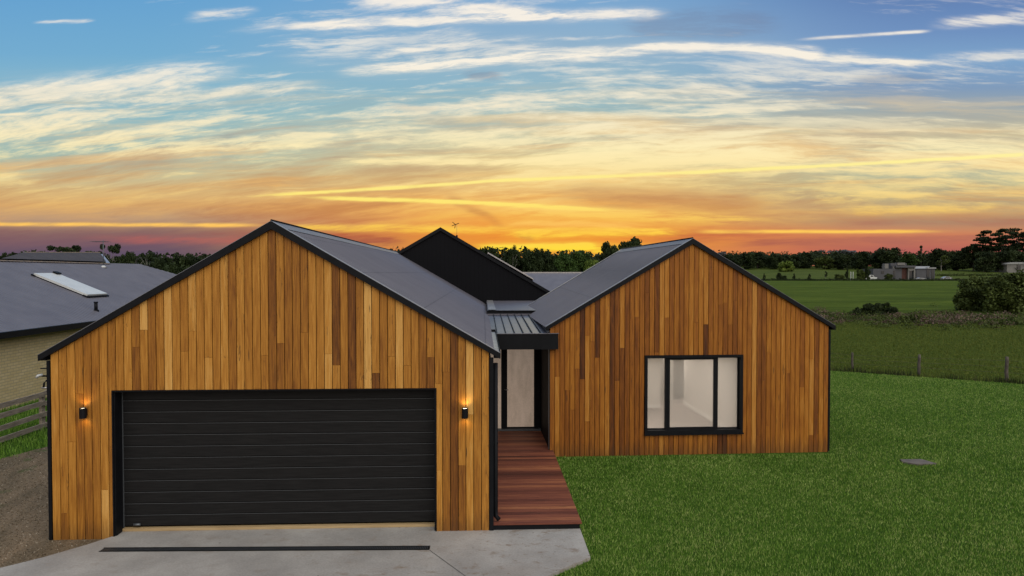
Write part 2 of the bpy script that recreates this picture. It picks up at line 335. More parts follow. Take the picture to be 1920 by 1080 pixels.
def _grav(g, b):
    p = POS(g); x, y, z = g.sep(p)
    a = math.sin(.12)
    n = g.noise(g.vec(x * 1.1 + y * .25, y * .28, 0.0), 1, 5, .6)      # wheel tracks run with the drive
    f = g.noise(p, 26, 5, .7); sc = g.voro(p, 30)
    c = g.ramp(n, [(.34, c4(.075, .060, .036)), (.46, c4(.12, .092, .055)), (.57, c4(.21, .155, .098)), (.68, c4(.28, .21, .14))])
    c = g.mix(g.ss(f, .35, .7) * .55, c, c4(.19, .165, .13)); c = g.mix(g.ss(f, .52, .3) * .6, c, c4(.035, .03, .022))
    c = g.mix(g.ss(y, -.6, -1.8) * .5, c, c4(.15, .148, .14))
    c = g.mix(g.ss(g.voro(p, 5.5), .07, .03) * .7, c, c4(.42, .37, .29))
    wd = g.ss(g.noise(p, 1.7, 4, .6), .56, .66) * g.ss(x, -7.0, -9.8, .0, .8)
    c = g.mix(wd, c, c4(.06, .085, .025))
    c = g.mix(.35, c, g.mix(1.0, c, c4(1.0, .80, .56), 'MULTIPLY'))
    g.link(c, b.inputs['Base Color']); bump(g, b, f * .7 + sc * .3, .03, 1)
M['gravel'] = mat('gravel', _grav, rough=.9, spec=.2)
def _lawn(g, b):
    p = POS(g); n = g.noise(p, .7, 5, .6); f = g.noise(p, 30, 4, .7)
    c = g.ramp(n * .5 + f * .5, [(.3, c4(.022, .055, .006)), (.5, c4(.045, .10, .010)), (.7, c4(.075, .15, .018))])
    g.link(c, b.inputs['Base Color']); bump(g, b, f, .05, 1)
M['lawn'] = mat('lawn_base', _lawn, rough=.9, spec=.1)
def _blade(g, b):
    t = attr(g, 'tone'); p = POS(g); n = g.noise(p, .45, 4, .6)
    c = g.ramp(t * .62 + n * .36 + (g.noise(p, 7.0, 4, .65) - .5) * .55 + .09, [(.22, c4(.030, .078, .007)), (.45, c4(.078, .172, .015)), (.66, c4(.15, .275, .032)), (.9, c4(.36, .42, .13))])
    g.link(c, b.inputs['Base Color'])
M['blade'] = mat('grass_blades', _blade, rough=.65, spec=.2)
def _padd(g, b):
    p = POS(g); x, y, z = g.sep(p)
    n = g.noise(g.vec(x * .05, y * .16, 0.0), 1, 6, .62); f = g.noise(g.vec(x * .5, y * 1.6, 1.0), 1, 6, .65); q = g.noise(g.vec(x * 3.0, y * 7.0, 2.0), 1, 4, .6)
    c = g.ramp(n * .5 + f * .5, [(.3, c4(.036, .056, .007)), (.47, c4(.064, .092, .010)), (.6, c4(.075, .108, .014)), (.75, c4(.11, .115, .03))])
    c = g.mix(g.ss(q, .6, .36) * .6, c, c4(.017, .03, .005))
    farc = g.ramp(n * .6 + f * .4, [(.36, c4(.030, .050, .006)), (.5, c4(.055, .086, .009)), (.62, c4(.088, .120, .015))])
    c = g.mix(g.ss(y, 42, 60), c, farc)
    c = g.mix(g.ss(y, 285, 320) * .7, c, g.ramp(n, [(.35, c4(.050, .072, .014)), (.65, c4(.085, .10, .026))]))
    g.link(c, b.inputs['Base Color']); bump(g, b, f * .5 + q * .5, .25, 1)
M['paddock'] = mat('paddock_grass', _padd, rough=.95, spec=.05)
def leafmat(name, c0, c1, c2):
    def fn(g, b):
        t = attr(g, 'tone'); n = g.noise(OC(g), 4.0, 3, .6)
        g.link(g.ramp(t * .6 + n * .5, [(.2, c0), (.5, c1), (.85, c2)]), b.inputs['Base Color'])
    return mat(name, fn, rough=.7, spec=.15)
M['leaf_dark'] = leafmat('dark_foliage', c4(.010, .016, .006), c4(.020, .032, .010), c4(.035, .05, .016))
M['leaf_mid'] = leafmat('green_foliage', c4(.018, .036, .008), c4(.034, .065, .014), c4(.06, .10, .022))
M['leaf_lime'] = leafmat('lime_foliage', c4(.05, .08, .012), c4(.095, .14, .022), c4(.15, .20, .035))
M['leaf_haze_grey'] = leafmat('hazy_grey_foliage', c4(.05, .055, .06), c4(.085, .09, .095), c4(.13, .13, .14))  # distance haze put into the leaf colour
M['leaf_pink'] = leafmat('dry_scrub', c4(.05, .034, .022), c4(.11, .074, .054), c4(.18, .125, .10))
M['leaf_olive'] = leafmat('olive_foliage', c4(.024, .034, .008), c4(.05, .07, .015), c4(.09, .115, .028))
M['trunk'] = mottled('bark', c4(.05, .042, .032), c4(.13, .11, .09), 2, .9)
M['pale_trunk'] = mottled('pale_bark', c4(.16, .15, .13), c4(.3, .28, .25), 2, .9)
def _brick(g, b):
    x, y, z = g.sep(POS(g)); nd = g.n('ShaderNodeTexBrick'); g.put(g.vec(y + x, z, 0.0), nd.inputs['Vector'])
    nd.inputs['Scale'].default_value = 1; nd.inputs['Brick Width'].default_value = .24; nd.inputs['Row Height'].default_value = .086; nd.inputs['Mortar Size'].default_value = .011
    nd.inputs['Color1'].default_value = c4(.50, .39, .19); nd.inputs['Color2'].default_value = c4(.58, .46, .25); nd.inputs['Mortar'].default_value = c4(.36, .30, .18)
    n = g.noise(POS(g), 3, 4, .6)
    g.link(g.mix(g.ss(n, .4, .7) * .35, E(g, nd.outputs['Color']), c4(.42, .32, .15)), b.inputs['Base Color'])
    bump(g, b, E(g, nd.outputs['Fac']), .005, -.6)
M['brick'] = mat('cream_brick', _brick, rough=.85)
M['rail'] = mottled('weathered_timber', c4(.12, .10, .078), c4(.30, .25, .195), 3, .85, .01, 6, .3, 0, (1, 1, 8))
M['post'] = mottled('grey_post', c4(.05, .04, .032), c4(.12, .098, .08), 6, .9)
M['white'] = mottled('white_paint', c4(.50, .51, .50), c4(.58, .59, .57), 2, .4)
M['dull_white'] = mottled('dull_white_steel', c4(.22, .225, .225), c4(.30, .30, .295), .4, .7)
M['plaster'] = mottled('plaster', c4(.62, .575, .52), c4(.67, .62, .565), 1.2, .85)
M['carpet'] = mottled('carpet', c4(.25, .205, .18), c4(.32, .27, .235), 9, .95, .003)
M['skirting'] = mat('skirting', col=c4(.78, .75, .70), rough=.4)
def glass(name, tint=(1, 1, 1, 1), k=.1, haze=0):
    m_ = bpy.data.materials.new(name); m_.use_nodes = True; nt = m_.node_tree; nt.nodes.clear(); g = G(nt)
    tr = g.n('ShaderNodeBsdfTransparent'); tr.inputs[0].default_value = tint
    gl = g.n('ShaderNodeBsdfGlossy'); gl.inputs['Roughness'].default_value = .03
    fr = g.n('ShaderNodeFresnel'); fr.inputs[0].default_value = 1.5
    fac = g.m('MULTIPLY_ADD', E(g, fr.outputs[0]), 1.0, k, clamp=True)
    mx = g.n('ShaderNodeMixShader'); g.link(fac, mx.inputs[0]); nt.links.new(tr.outputs[0], mx.inputs[1]); nt.links.new(gl.outputs[0], mx.inputs[2])
    if haze:
        df = g.n('ShaderNodeBsdfDiffuse'); df.inputs[0].default_value = (.62, .56, .50, 1); m2 = g.n('ShaderNodeMixShader'); m2.inputs[0].default_value = haze  # pale diffuse share paints a hazy reflection over the pane
        nt.links.new(mx.outputs[0], m2.inputs[1]); nt.links.new(df.outputs[0], m2.inputs[2]); mx = m2
    o = g.n('ShaderNodeOutputMaterial'); nt.links.new(mx.outputs[0], o.inputs[0]); return m_
M['glass'] = glass('window_glass', (.95, .95, .95, 1), .03, .44)
M['dark_glass'] = mat('dark_glass', col=c4(.02, .025, .03), rough=.08, spec=.8)
def _frost(g, b):
    x, y, z = g.sep(POS(g)); n = g.noise(g.vec(x * 6, y, z * 1.5), 1, 5, .6); f = g.noise(POS(g), 35, 2, .6)
    c = g.ramp(n * .7 + f * .3, [(.3, c4(.36, .27, .20)), (.6, c4(.52, .40, .31))])
    g.link(c, b.inputs['Base Color']); g.link(c, b.inputs['Emission Color']); b.inputs['Emission Strength'].default_value = .36
M['frost'] = mat('frosted_lit_glass', _frost, rough=.35)
def emit(name, col, st):
    def fn(g, b): b.inputs['Emission Color'].default_value = col; b.inputs['Emission Strength'].default_value = st
    return mat(name, fn, col=col)
M['lens'] = emit('lamp_lens', c4(1, .86, .6), 5)
M['panel_light'] = emit('ceiling_diffuser', c4(1, .93, .84), 3)
M['grey_render'] = mottled('grey_render', c4(.058, .058, .066), c4(.080, .080, .088), .3, .8)
M['pale_render'] = mottled('pale_render', c4(.13, .125, .115), c4(.19, .18, .165), .3, .8)
M['rust'] = mottled('rust_red_wall', c4(.045, .014, .009), c4(.07, .022, .013), .3, .8)
M['tyre'] = mat('tyre', col=c4(.012, .012, .012), rough=.8)
M['silver'] = mat('silver_paint', col=c4(.35, .36, .38), rough=.3, metal=.4)
M['pit'] = mottled('pit_lid', c4(.075, .066, .058), c4(.15, .125, .105), 5, .85)
M['grate'] = mat('grate', col=c4(.006, .007, .009), rough=.4, metal=.3)
# ------------------------------------------------------------------ ground
def terr(x, y):
    d = y + 10.16
    def s(a, b, t): t = min(max((t - a) / (b - a), 0), 1); return t * t * (3 - 2 * t)
    z = -.16 + .75 * s(70, 290, d) + 8.6 * min(max((d - 300) / 200, 0), 1) ** 1.15
    z += .12 * mnoise.noise(Vector((x * .06, y * .09, 0))) * s(30, 60, d)
    if d > 520: z += (d - 520) * .004
    return z
def build_ground():
    ys = list(np.concatenate([np.linspace(-40, 24, 14), np.linspace(26, 80, 40), np.linspace(84, 300, 50), np.linspace(306, 560, 50), np.array([640, 800, 1200, 2000, 4000])]))
    xs = list(np.concatenate([np.array([-3500, -1800, -900]), np.linspace(-600, -60, 24), np.linspace(-50, 100, 60), np.linspace(110, 700, 40), np.array([1000, 1900, 3500])]))
    mb = MB(); nx = len(xs)
    for y in ys:
        for x in xs: mb.p(x, y, terr(x, y))
    for j in range(len(ys) - 1):
        for i in range(nx - 1): k = j * nx + i; mb.face([k, k + 1, k + nx + 1, k + nx], True)
    tag(mb.build('ground', M['paddock']), kind='structure')
build_ground()
# lawn outline (far edge runs from the wing's far right corner towards the right)
eA = atZ(1566, 697, -.1); eB = atZ(1920, 722, -.1); ed = (eB - eA)
LE0 = eA - ed * 3.2; LE1 = eB + ed * 3
lawn_poly = [(0.2, -1.0), (.2, -8), (34, -14), (LE1.x, LE1.y), (LE0.x, LE0.y), (-1, 24), (1.0, 5)]
mb = MB(); mb.poly([(x, y, -.078) for x, y in lawn_poly]); tag(mb.build('lawn', M['lawn']), kind='structure')
mb = MB(); gx = -9.95
pts = [(-60, -30), (8, -30), (3, -9), (.2, -4), (.2, 1), (-6, 1), (-6, 24), (-8.8, 24), (-9.3, 9), (-9.75, 5.5), (-10.15, 4.4), (-11.5, 2.5), (-16, .5), (-60, -3)]
mb.poly([(x, y, -.068) for x, y in pts]); tag(mb.build('gravel_drive', M['gravel']), kind='structure')
# verge of rough grass between the gravel and the neighbour
mb = MB(); mb.poly([(x, y, -.109) for x, y in [(-60, -4), (-16, -.3), (-11, 1), (-8.6, 4), (-8.6, 30), (-40, 30), (-60, 30)]]); tag(mb.build('verge', M['lawn']), kind='structure')
# concrete apron
ap = [(-5.405, .22), (-5.405, 0), (-5.62, -.32), (-5.95, -.72), (-6.25, -1.0), (-6.9, -1.5), (-8.0, -2.2), (-8.4, -3.3), (-8.4, -7), (-2, -7), (.10, -2.35), (.736, -1.653), (1.457, -1.031), (1.464, .25), (-5.0, .25)]
mb = MB(); mb.prism(ap, 'z', -.2, -.03); o = mb.build('driveway', M['concrete']); tag(o, kind='structure')
mb = MB()
a = Vector((-.74, -.72, 0)); b_ = Vector((-.1, -1.75, 0)); nn = Vector((.004, .003, 0))
mb.poly([(q.x, q.y, -.0265) for q in (a - nn, b_ - nn, b_ + nn, a + nn)]); tag(mb.build('control_joint', mat('joint', col=c4(.07, .07, .07))), kind='structure')
# ------------------------------------------------------------------ trench drain
dr = empty('trench_drain', (-3, -.62, -.03)); tag(dr, 'long narrow black trench drain with slotted grate set in the concrete before the garage door', 'drain')
A = atZ(190, 1031, -.026); B = atZ(806, 1027.5, -.026); dirv = (B - A).normalized(); nv = Vector((-dirv.y, dirv.x, 0)) * .055
mb = MB(); z = -.0255
mb.poly([(A - nv)[:2] + (z,), (B - nv)[:2] + (z,), (B + nv)[:2] + (z,), (A + nv)[:2] + (z,)]); mb.build('channel', M['grate'], dr)
mb = MB(); L_ = (B - A).length; n = int(L_ / .024)
for k in range(n):
    c = A + dirv * (k + .5) * .024
    mb.bar((c - nv * .8)[:2] + (-.022,), (c + nv * .8)[:2] + (-.022,), .007, .004)
mb.build('grate', M['seal'], dr)
mb = MB()
for sgn in (-1, 1): mb.bar((A + nv * 1.06 * sgn)[:2] + (-.021,), (B + nv * 1.06 * sgn)[:2] + (-.021,), .010, .007)
mb.build('frame', M['grate'], dr)
# ------------------------------------------------------------------ the house
GX0, GX1 = -6.28, .13; GC = (GX0 + GX1) / 2; GT = .58; GAP = 4.55; GE0, GE1 = -6.40, .26; GB = -.085; GY1 = 14.5
def groof(x): return GAP - GT * abs(x - GC)
WX0, WX1 = 1.41, 7.53; WC = (WX0 + WX1) / 2; WT = .59; WAP = 4.53; WE0, WE1 = 1.325, 7.62; WB = -.10; WY = 4.2; WY1 = 10.75
def wroof(x): return WAP - WT * abs(x - WC)
wa = R(1.4)
def TW(x, y, z):
    dx, dy = x - WX0, y - WY
    return (WX0 + dx * math.cos(wa) - dy * math.sin(wa), WY + dx * math.sin(wa) + dy * math.cos(wa), z)
house = empty('timber_house', (0, 4.2, -.05))
tag(house, 'modern house of two timber clad gables with grey corrugated roofs and a black entry between', 'house')
def cladding(name, x0, x1, zb, topf, Y, w, holes, matn, T=None, xc=None, joint=.6, bias=0., spread=.2):
    mb = MB(T); n = int(round((x1 - x0) / w)); w = (x1 - x0) / n; gap = .009
    for k in range(n):
        a, b = x0 + k * w, x0 + (k + 1) * w
        segs_x = [(a, b)]
        zt = min(topf(a), topf(b)) if not (a < xc < b) else max(topf(a), topf(b))
        cuts = []
        z = zb + random.uniform(.3, 3.2)
        while z < zt - .25:
            cuts.append(z); z += random.uniform(1.2, 4.2)
        if random.random() > joint: cuts = []
        zs = [zb] + cuts + [99]
        for za, ze in zip(zs, zs[1:]):
            tone = min(max(random.gauss(.47 + bias, spread), .02), .98)
            rr_ = random.random(); tone = min(max(tone + (.3 if rr_ < .05 else -.2 if rr_ < .10 else 0), .05), .95)
            mb.cur = (tone, random.random())
            parts = [(a, b, za, ze)]
            for (hx0, hx1, hz0, hz1) in holes:
                new = []
                for (pa, pb, pz0, pz1) in parts:
                    pz1c = min(pz1, 50)
                    if pb <= hx0 or pa >= hx1 or pz1 <= hz0 or pz0 >= hz1: new.append((pa, pb, pz0, pz1)); continue
                    if pa < hx0: new.append((pa, hx0, pz0, pz1))
                    if pb > hx1: new.append((hx1, pb, pz0, pz1))
                    ma, mb_ = max(pa, hx0), min(pb, hx1)
                    if pz0 < hz0: new.append((ma, mb_, pz0, hz0))
                    if pz1 > hz1: new.append((ma, mb_, hz1, pz1))
                parts = new
            for (pa, pb, pz0, pz1) in parts:
                ga = gap / 2 if abs(pa - a) < 1e-6 else 0; gb = gap / 2 if abs(pb - b) < 1e-6 else 0
                l, r = pa + ga, pb - gb
                if r - l < .008: continue
                tl, tr = (topf(l), topf(r)) if pz1 > 50 else (pz1 - .002, pz1 - .002)
                tl, tr = min(tl, topf(l)), min(tr, topf(r))
                if min(tl, tr) <= pz0: continue
                top = [(l, tl)] + ([(xc, topf(xc))] if (l < xc < r and pz1 > 50) else []) + [(r, tr)]
                y0 = Y - random.uniform(.0, .0015)
                c = .003
                outline = [(l, pz0)] + top + [(r, pz0)]
                ins = [(l + c, pz0 + c)] + [(min(max(q[0], l + c), r - c), q[1] - c) for q in top] + [(r - c, pz0 + c)]
                i0 = [mb.p(q[0], y0 - .018, q[1]) for q in ins]; i1 = [mb.p(q[0], y0 - .015, q[1]) for q in outline]; i2 = [mb.p(q[0], Y, q[1]) for q in outline]
                mb.face(i0); m_ = len(i0)
                for q in range(m_):
                    mb.face([i0[q], i0[(q + 1) % m_], i1[(q + 1) % m_], i1[q]]); mb.face([i1[q], i1[(q + 1) % m_], i2[(q + 1) % m_], i2[q]])
    return mb.build(name, M[matn], house)
DX0, DX1, DZ1 = -5.385, -.70, 2.10
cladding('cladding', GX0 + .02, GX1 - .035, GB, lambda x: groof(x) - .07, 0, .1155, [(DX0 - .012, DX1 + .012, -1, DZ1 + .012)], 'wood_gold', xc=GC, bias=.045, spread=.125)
WIN = (3.455, 5.60, .385, 2.065)
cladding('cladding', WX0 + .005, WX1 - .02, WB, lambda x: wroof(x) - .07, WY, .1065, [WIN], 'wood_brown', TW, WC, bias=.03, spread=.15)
# wall shells behind the boards (dark membrane) and the black side walls
def shell():
    mb = MB()
    top = lambda x: groof(x) - .12
    # front wall with door opening
    mb.prism([(GX0 + .01, GB), (DX0, GB), (DX0, DZ1), (DX1, DZ1), (DX1, GB), (GX1 - .01, GB), (GX1 - .01, top(GX1)), (GC, top(GC)), (GX0 + .01, top(GX0))], 'y', .004, .24)
    mb.box(GX0 + .011, .24, GB, GX0 + .16, GY1, top(GX0) - .02); mb.box(GX1 - .16, .24, GB, GX1 - .011, GY1, top(GX1) - .02)
    mb.box(GX0 + .16, 6.9, GB, GX1 - .16, 7.0, 2.4)
    mb.build('side_wall', M['black_clad'], house)
    mb = MB(TW)
    top = lambda x: wroof(x) - .12
    x0, x1, z0, z1 = WIN
    for poly in ([(WX0 + .01, WB), (x0, WB), (x0, top(x0)), (WX0 + .01, top(WX0))], [(x1, WB), (WX1 - .01, WB), (WX1 - .01, top(WX1)), (x1, top(x1))], [(x0, WB), (x1, WB), (x1, z0), (x0, z0)],
                 [(x0, z1), (x1, z1), (x1, top(x1)), (WC, top(WC)), (x0, top(x0))]):
        mb.prism(poly, 'y', WY + .004, WY + .2)
    mb.box(WX0 + .011, WY + .2, WB, WX0 + .16, WY1, top(WX0) - .02); mb.box(WX1 - .16, WY + .2, WB, WX1 - .011, WY1, top(WX1) - .02)
    mb.prism([(WX0 + .011, WB), (WX1 - .011, WB), (WX1 - .011, top(WX1)), (WC, top(WC)), (WX0 + .011, top(WX0))], 'y', WY1 - .15, WY1)
    mb.build('side_wall', M['black_clad'], house)
shell()
# corner trims
mb = MB(); mb.box(GX0 - .028, -.03, GB - .02, GX0 + .016, .16, groof(GX0) - .14); mb.build('corner_trim', M['black'], house)
mb = MB(); mb.box(GX1 - .032, -.03, GB - .02, GX1 + .03, .10, groof(GX1) - .14); mb.build('corner_trim', M['black'], house)
mb = MB(TW); mb.box(WX1 - .018, WY - .028, WB - .02, WX1 + .02, WY + .12, wroof(WX1) - .14); mb.build('corner_trim', M['black'], house)
# corrugated roof slopes
def corr(x_e, x_r, zf, y0, y1, T, name='roof', pitch=.076, amp=.014, purl=1.15, valley=None):
    """one slope between ridge x_r and eave x_e; corrugations run down the slope"""
    n = int((y1 - y0) / pitch * 6); ys = np.linspace(y0, y1, n + 1); mb = MB(T)
    xs = [x_r + (x_e - x_r) * t for t in np.linspace(0, 1, 5)]
    sgn = 1 if x_e > x_r else -1
    nrm = Vector((sgn * .5, 0, .866))
    for y in ys:
        a = amp * math.sin(2 * math.pi * (y - y0) / pitch)
        for x in xs: mb.p(x + nrm.x * a, y, zf(x) + nrm.z * a)
    for j in range(n):
        for i in range(4): k = j * 5 + i; mb.face([k, k + 1, k + 6, k + 5], True)
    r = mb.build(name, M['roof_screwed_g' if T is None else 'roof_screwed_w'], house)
    return r
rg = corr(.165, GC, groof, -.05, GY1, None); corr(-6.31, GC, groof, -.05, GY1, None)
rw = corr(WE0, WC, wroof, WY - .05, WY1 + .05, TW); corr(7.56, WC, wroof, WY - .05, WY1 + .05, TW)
def ridge_cap(C, zf, y0, y1, T, par):
    mb = MB(T); w = .17
    for s in (-1, 1): mb.poly([(C, y0, zf(C) + .035), (C, y1, zf(C) + .035), (C + s * w, y1, zf(C + w) + .022), (C + s * w, y0, zf(C + w) + .022)])
    mb.build('ridge_cap', M['roof'], par, recalc=False)
    mb = MB(T); mb.tube([(C, y0, zf(C) + .04), (C, y1, zf(C) + .04)], .016, 8); mb.build('ridge_roll', M['black'], par)
ridge_cap(GC, groof, -.055, GY1, None, rg); ridge_cap(WC, wroof, WY - .055, WY1 + .055, TW, rw)
# black barge boards on the verges
def barge(C, e0, e1, zf, y, T, dep=.088):
    for s, e in ((-1, e0), (1, e1)):
        mb = MB(T); mb.prism([(C, zf(C) + .028), (e, zf(e) + .018), (e, zf(e) - dep + .02), (C, zf(C) - dep + .0)], 'y', y - .075, y - .032)
        # folded verge flashing lip in roof colour
        mb.build('barge_board', M['black'], house)
        mb = MB(T); mb.prism([(C, zf(C) + .034), (e, zf(e) + .024), (e, zf(e) + .0185), (C, zf(C) + .0285)], 'y', y - .078, y + .045); mb.build('verge_flashing', M['flash'], house)
barge(GC, GE0, GE1, groof, 0, None); barge(WC, WE0, WE1, wroof, WY, TW)
mb = MB(TW); mb.prism([(WC, wroof(WC) + .028), (WE0, wroof(WE0) + .018), (WE0, wroof(WE0) - .1), (WC, wroof(WC) - .1)], 'y', WY1 + .06, WY1 + .09); mb.build('barge_board', M['black'], house)
mb = MB(TW); mb.prism([(WC, wroof(WC) + .036), (WE0, wroof(WE0) + .026), (WE0, wroof(WE0) + .02), (WC, wroof(WC) + .03)], 'y', WY1 - .02, WY1 + .095); mb.build('verge_flashing', M['galv'], house)
# gutters: open U channels
def gutter(xe, s, z, y0, y1, T, inner='galv', w=.105):
    mb = MB(T); o, i = xe + s * w, xe + s * .004
    for (x0, x1, z0, z1) in ((min(i, o), max(i, o), z - .095, z - .088), (min(o, o - s * .006), max(o, o - s * .006), z - .095, z), (min(i, i + s * .006), max(i, i + s * .006), z - .088, z - .012)):
        mb.box(x0, y0, z0, x1, y1, z1)
    for y in (y0, y1 - .006): mb.box(min(i, o), y, z - .088, max(i, o), y + .006, z - .002)
    gt = mb.build('gutter', M['black'], house)
    mb = MB(T); a, b = sorted((i + s * .008, o - s * .008)); mb.poly([(a, y0 + .008, z - .05), (b, y0 + .008, z - .05), (b, y1 - .008, z - .05), (a, y1 - .008, z - .05)]); mb.build('gutter_lining', M[inner], gt)
gutter(.16, 1, groof(.20) + .0, -.03, 4.02, None)
gutter(.16, 1, groof(.20) + .0, 8.25, GY1 - .2, None)
gutter(-6.305, -1, groof(-6.35), -.03, 8, None)
gutter(7.555, 1, wroof(7.6), WY - .03, WY1, TW)
# ---- garage door
gd = MB(); yd = .215; n = 12; z0 = .035; h = (DZ1 - z0) / n
for k in range(n):
    za, zb = z0 + k * h, z0 + (k + 1) * h
    gd.prism([(yd, za + .004), (yd, zb - .012), (yd + .014, zb - .004), (yd + .03, zb - .004), (yd + .03, za + .004)], 'x', DX0 + .03, DX1 - .01)
gdo = gd.build('garage_door', M['door'], house)
mb = MB()
for k in range(1, n): zz = z0 + k * h; mb.box(DX0 + .03, yd - .003, zz - .013, DX1 - .01, yd - .0005, zz - .0075)
mb.build('groove_highlight', M['door_highlight'], gdo)
mb = MB(); mb.box(DX0 + .05, yd + .02, z0, DX1 - .02, yd + .06, DZ1); mb.build('backing', M['door'], gdo)
mb = MB(); mb.tube([(DX0 + .17, yd - .02, z0 + .028), (DX0 + .27, yd - .02, z0 + .028)], .018, 10); mb.build('lock', M['seal'], gdo)
mb = MB(); mb.box(DX0 + .0, .0, GB + .035, DX0 + .022, .235, DZ1 - .0); mb.box(DX1 - .0215, -.001, GB + .035, DX1 + .0, .235, DZ1); mb.box(DX0 + .022, -.001, DZ1 - .02, DX1 - .0215, .235, DZ1)
mb.box(DX0 - .012, -.028, GB + .03, DX0 + .004, -.002, DZ1 + .011); mb.box(DX1 - .004, -.028, GB + .03, DX1 + .012, -.002, DZ1 + .011); mb.box(DX0 + .004, -.028, DZ1 - .004, DX1 - .004, -.002, DZ1 + .011)
mb.build('door_frame', M['black'], house)
mb = MB(); mb.box(DX0 + .0225, yd - .02, z0 - .02, DX0 + .032, yd - .004, DZ1 - .021); mb.build('door_track', M['seal'], house)
mb = MB(); mb.box(DX0 + .023, .165, -.028, DX1 - .022, .245, .012); mb.build('threshold', M['threshold'], house)
# ---- window
def window():
    x0, x1, z0, z1 = WIN; mb = MB(TW); y0, y1 = WY - .05, WY + .14
    mb.box(x0, y0, z0, x0 + .055, y1, z1); mb.box(x1 - .055, y0, z0, x1, y1, z1); mb.box(x0 + .055, y0, z1 - .055, x1 - .055, y1, z1); mb.box(x0 + .055, y0, z0, x1 - .055, y1, z0 + .07)
    w = mb.build('window', M['black'], house)
    mb = MB(TW); ys = WY + .07; L = x0 + .055; Rr = x1 - .055; zb, zt = z0 + .07, z1 - .055; m1, m2 = x0 + .50, x0 + 1.58
    def sash(a, b, y, t=.03):
        mb.box(a, y, zb, a + t, y + .04, zt); mb.box(b - t, y, zb, b, y + .04, zt); mb.box(a + t, y, zb, b - t, y + .04, zb + t); mb.box(a + t, y, zt - t, b - t, y + .04, zt)
    sash(L, m1 + .045, ys, .022); sash(m2 - .045, Rr, ys, .022); mb.box(m1 - .035, ys - .045, zb, m1 + .03, ys + .05, zt); mb.box(m2 - .03, ys - .045, zb, m2 + .035, ys + .05, zt); sash(m1 + .01, m2 - .01, ys - .055, .05)
    mb.build('frame', M['black'], w)
    mb = MB(TW)
    mb.poly([(L, ys + .02, zb), (m1, ys + .02, zb), (m1, ys + .02, zt), (L, ys + .02, zt)]); mb.poly([(m2, ys + .02, zb), (Rr, ys + .02, zb), (Rr, ys + .02, zt), (m2, ys + .02, zt)])
    mb.poly([(m1, ys - .03, zb), (m2, ys - .03, zb), (m2, ys - .03, zt), (m1, ys - .03, zt)]); mb.build('glass', M['glass'], w)
    mb = MB(TW); mb.box(x0 - .01, WY - .075, z0 - .03, x1 + .01, WY + .0, z0 - .001); mb.build('sill', M['black'], w)
window()
# ---- room seen through the window
def room():
    X0, X1, Y0, Y1, Z0, Z1 = 1.62, 5.84, WY + .21, 10.5, .08, 2.45; T = TW
    mb = MB(T); mb.box(X0, Y0, Z0 - .06, X1 + 1.4, Y1, Z0); mb.build('room_floor', M['carpet'], house)
    mb = MB(T); mb.box(X0, Y0, Z1, X1 + 1.4, Y1, Z1 + .05)
    mb.box(X1, Y0, Z0, X1 + .1, 8.9, Z1)                              # right wall
    mb.box(X0, 8.45, Z0, 5.02, 8.55, Z1)                              # return wall at left
    mb.box(X0, Y0, Z0, X0 + .05, 8.45, Z1)
    mb.box(X0, Y1 - .08, Z0, X1 + 1.4, Y1, Z1)
    mb.box(5.45, 9.6, Z0, 5.75, 9.7, Z1); mb.box(X1 + 1.3, Y0, Z0, X1 + 1.4, Y1 - .08, Z1)
    mb.build('room_wall', M['plaster'], house)
    mb = MB(T); mb.box(X1 - .018, Y0, Z0, X1 - .001, 8.9, Z0 + .09); mb.box(X0 + .05, 8.43, Z0, 5.02, 8.449, Z0 + .09); mb.box(5.45, 9.58, Z0, 5.75, 9.599, Z0 + .09); mb.box(X0, Y1 - .1, Z0, 5.15, Y1 - .081, Z0 + .09)
    mb.build('skirting', M['skirting'], house)
    for q in ((3.6, 6.0, 4.2, 6.6), (4.9, 9.0, 5.3, 9.4)): mb = MB(T); mb.box(q[0], q[1], Z1 - .03, q[2], q[3], Z1 - .001); mb.build('ceiling_light', M['panel_light'], house)
room()
for (x, y, e) in ((3.9, 6.3, 62), (5.1, 9.2, 34)):
    ld = bpy.data.lights.new('room_light', 'AREA'); ld.energy = e; ld.size = .6; ld.color = (1, .92, .82); lo = bpy.data.objects.new('room_light', ld); COL.objects.link(lo)
    q = TW(x, y, 2.40); lo.parent = house; lo.location = Vector(q) - WL[house]
# ---- entry: porch roof, fascia, door wall
PX0, PX1 = .185, 1.60
fa = atY(931, 626, 4.05); fb = atY(1047, 655, 4.05)
mb = MB(); mb.box(.28, 4.05, fb.z, fb.x, 4.10, fa.z - .005); mb.box(.14, 4.10, fb.z, .28, 4.14, fa.z - .12)
mb.build('fascia', M['black'], house)
mb = MB(); mb.box(.27, 4.03, fa.z - .004, fb.x + .01, 4.115, fa.z + .008); mb.build('fascia_cap', M['roof'], house)
mb = MB(); mb.box(.14, 4.10, fb.z + .002, fb.x - .02, 7.9, fb.z + .03); mb.build('porch_ceiling', M['black'], house)
pz0, pz1 = fa.z - .015, 2.70
mb = MB(); mb.poly([(.13, 4.10, pz0), (1.45, 4.10, pz0), (1.33, 8.15, pz1), (.13, 8.15, pz1)]); pr = mb.build('porch_roof', M['roof_pan'], house)
mb = MB()
for k in range(7):
    x = .30 + k * .185; mb.bar((x, 4.11, pz0 + .014), (x - .01, 8.12, pz1 + .014), .018, .03)
mb.build('seams', M['black'], pr)
mb = MB(); mb.poly([(1.36, 4.12, pz0 + .03), (1.42, 4.12, pz0 + .045), (1.36, 8.12, pz1 + .045), (1.30, 8.12, pz1 + .03)]); mb.build('flashing', M['galv'], pr)
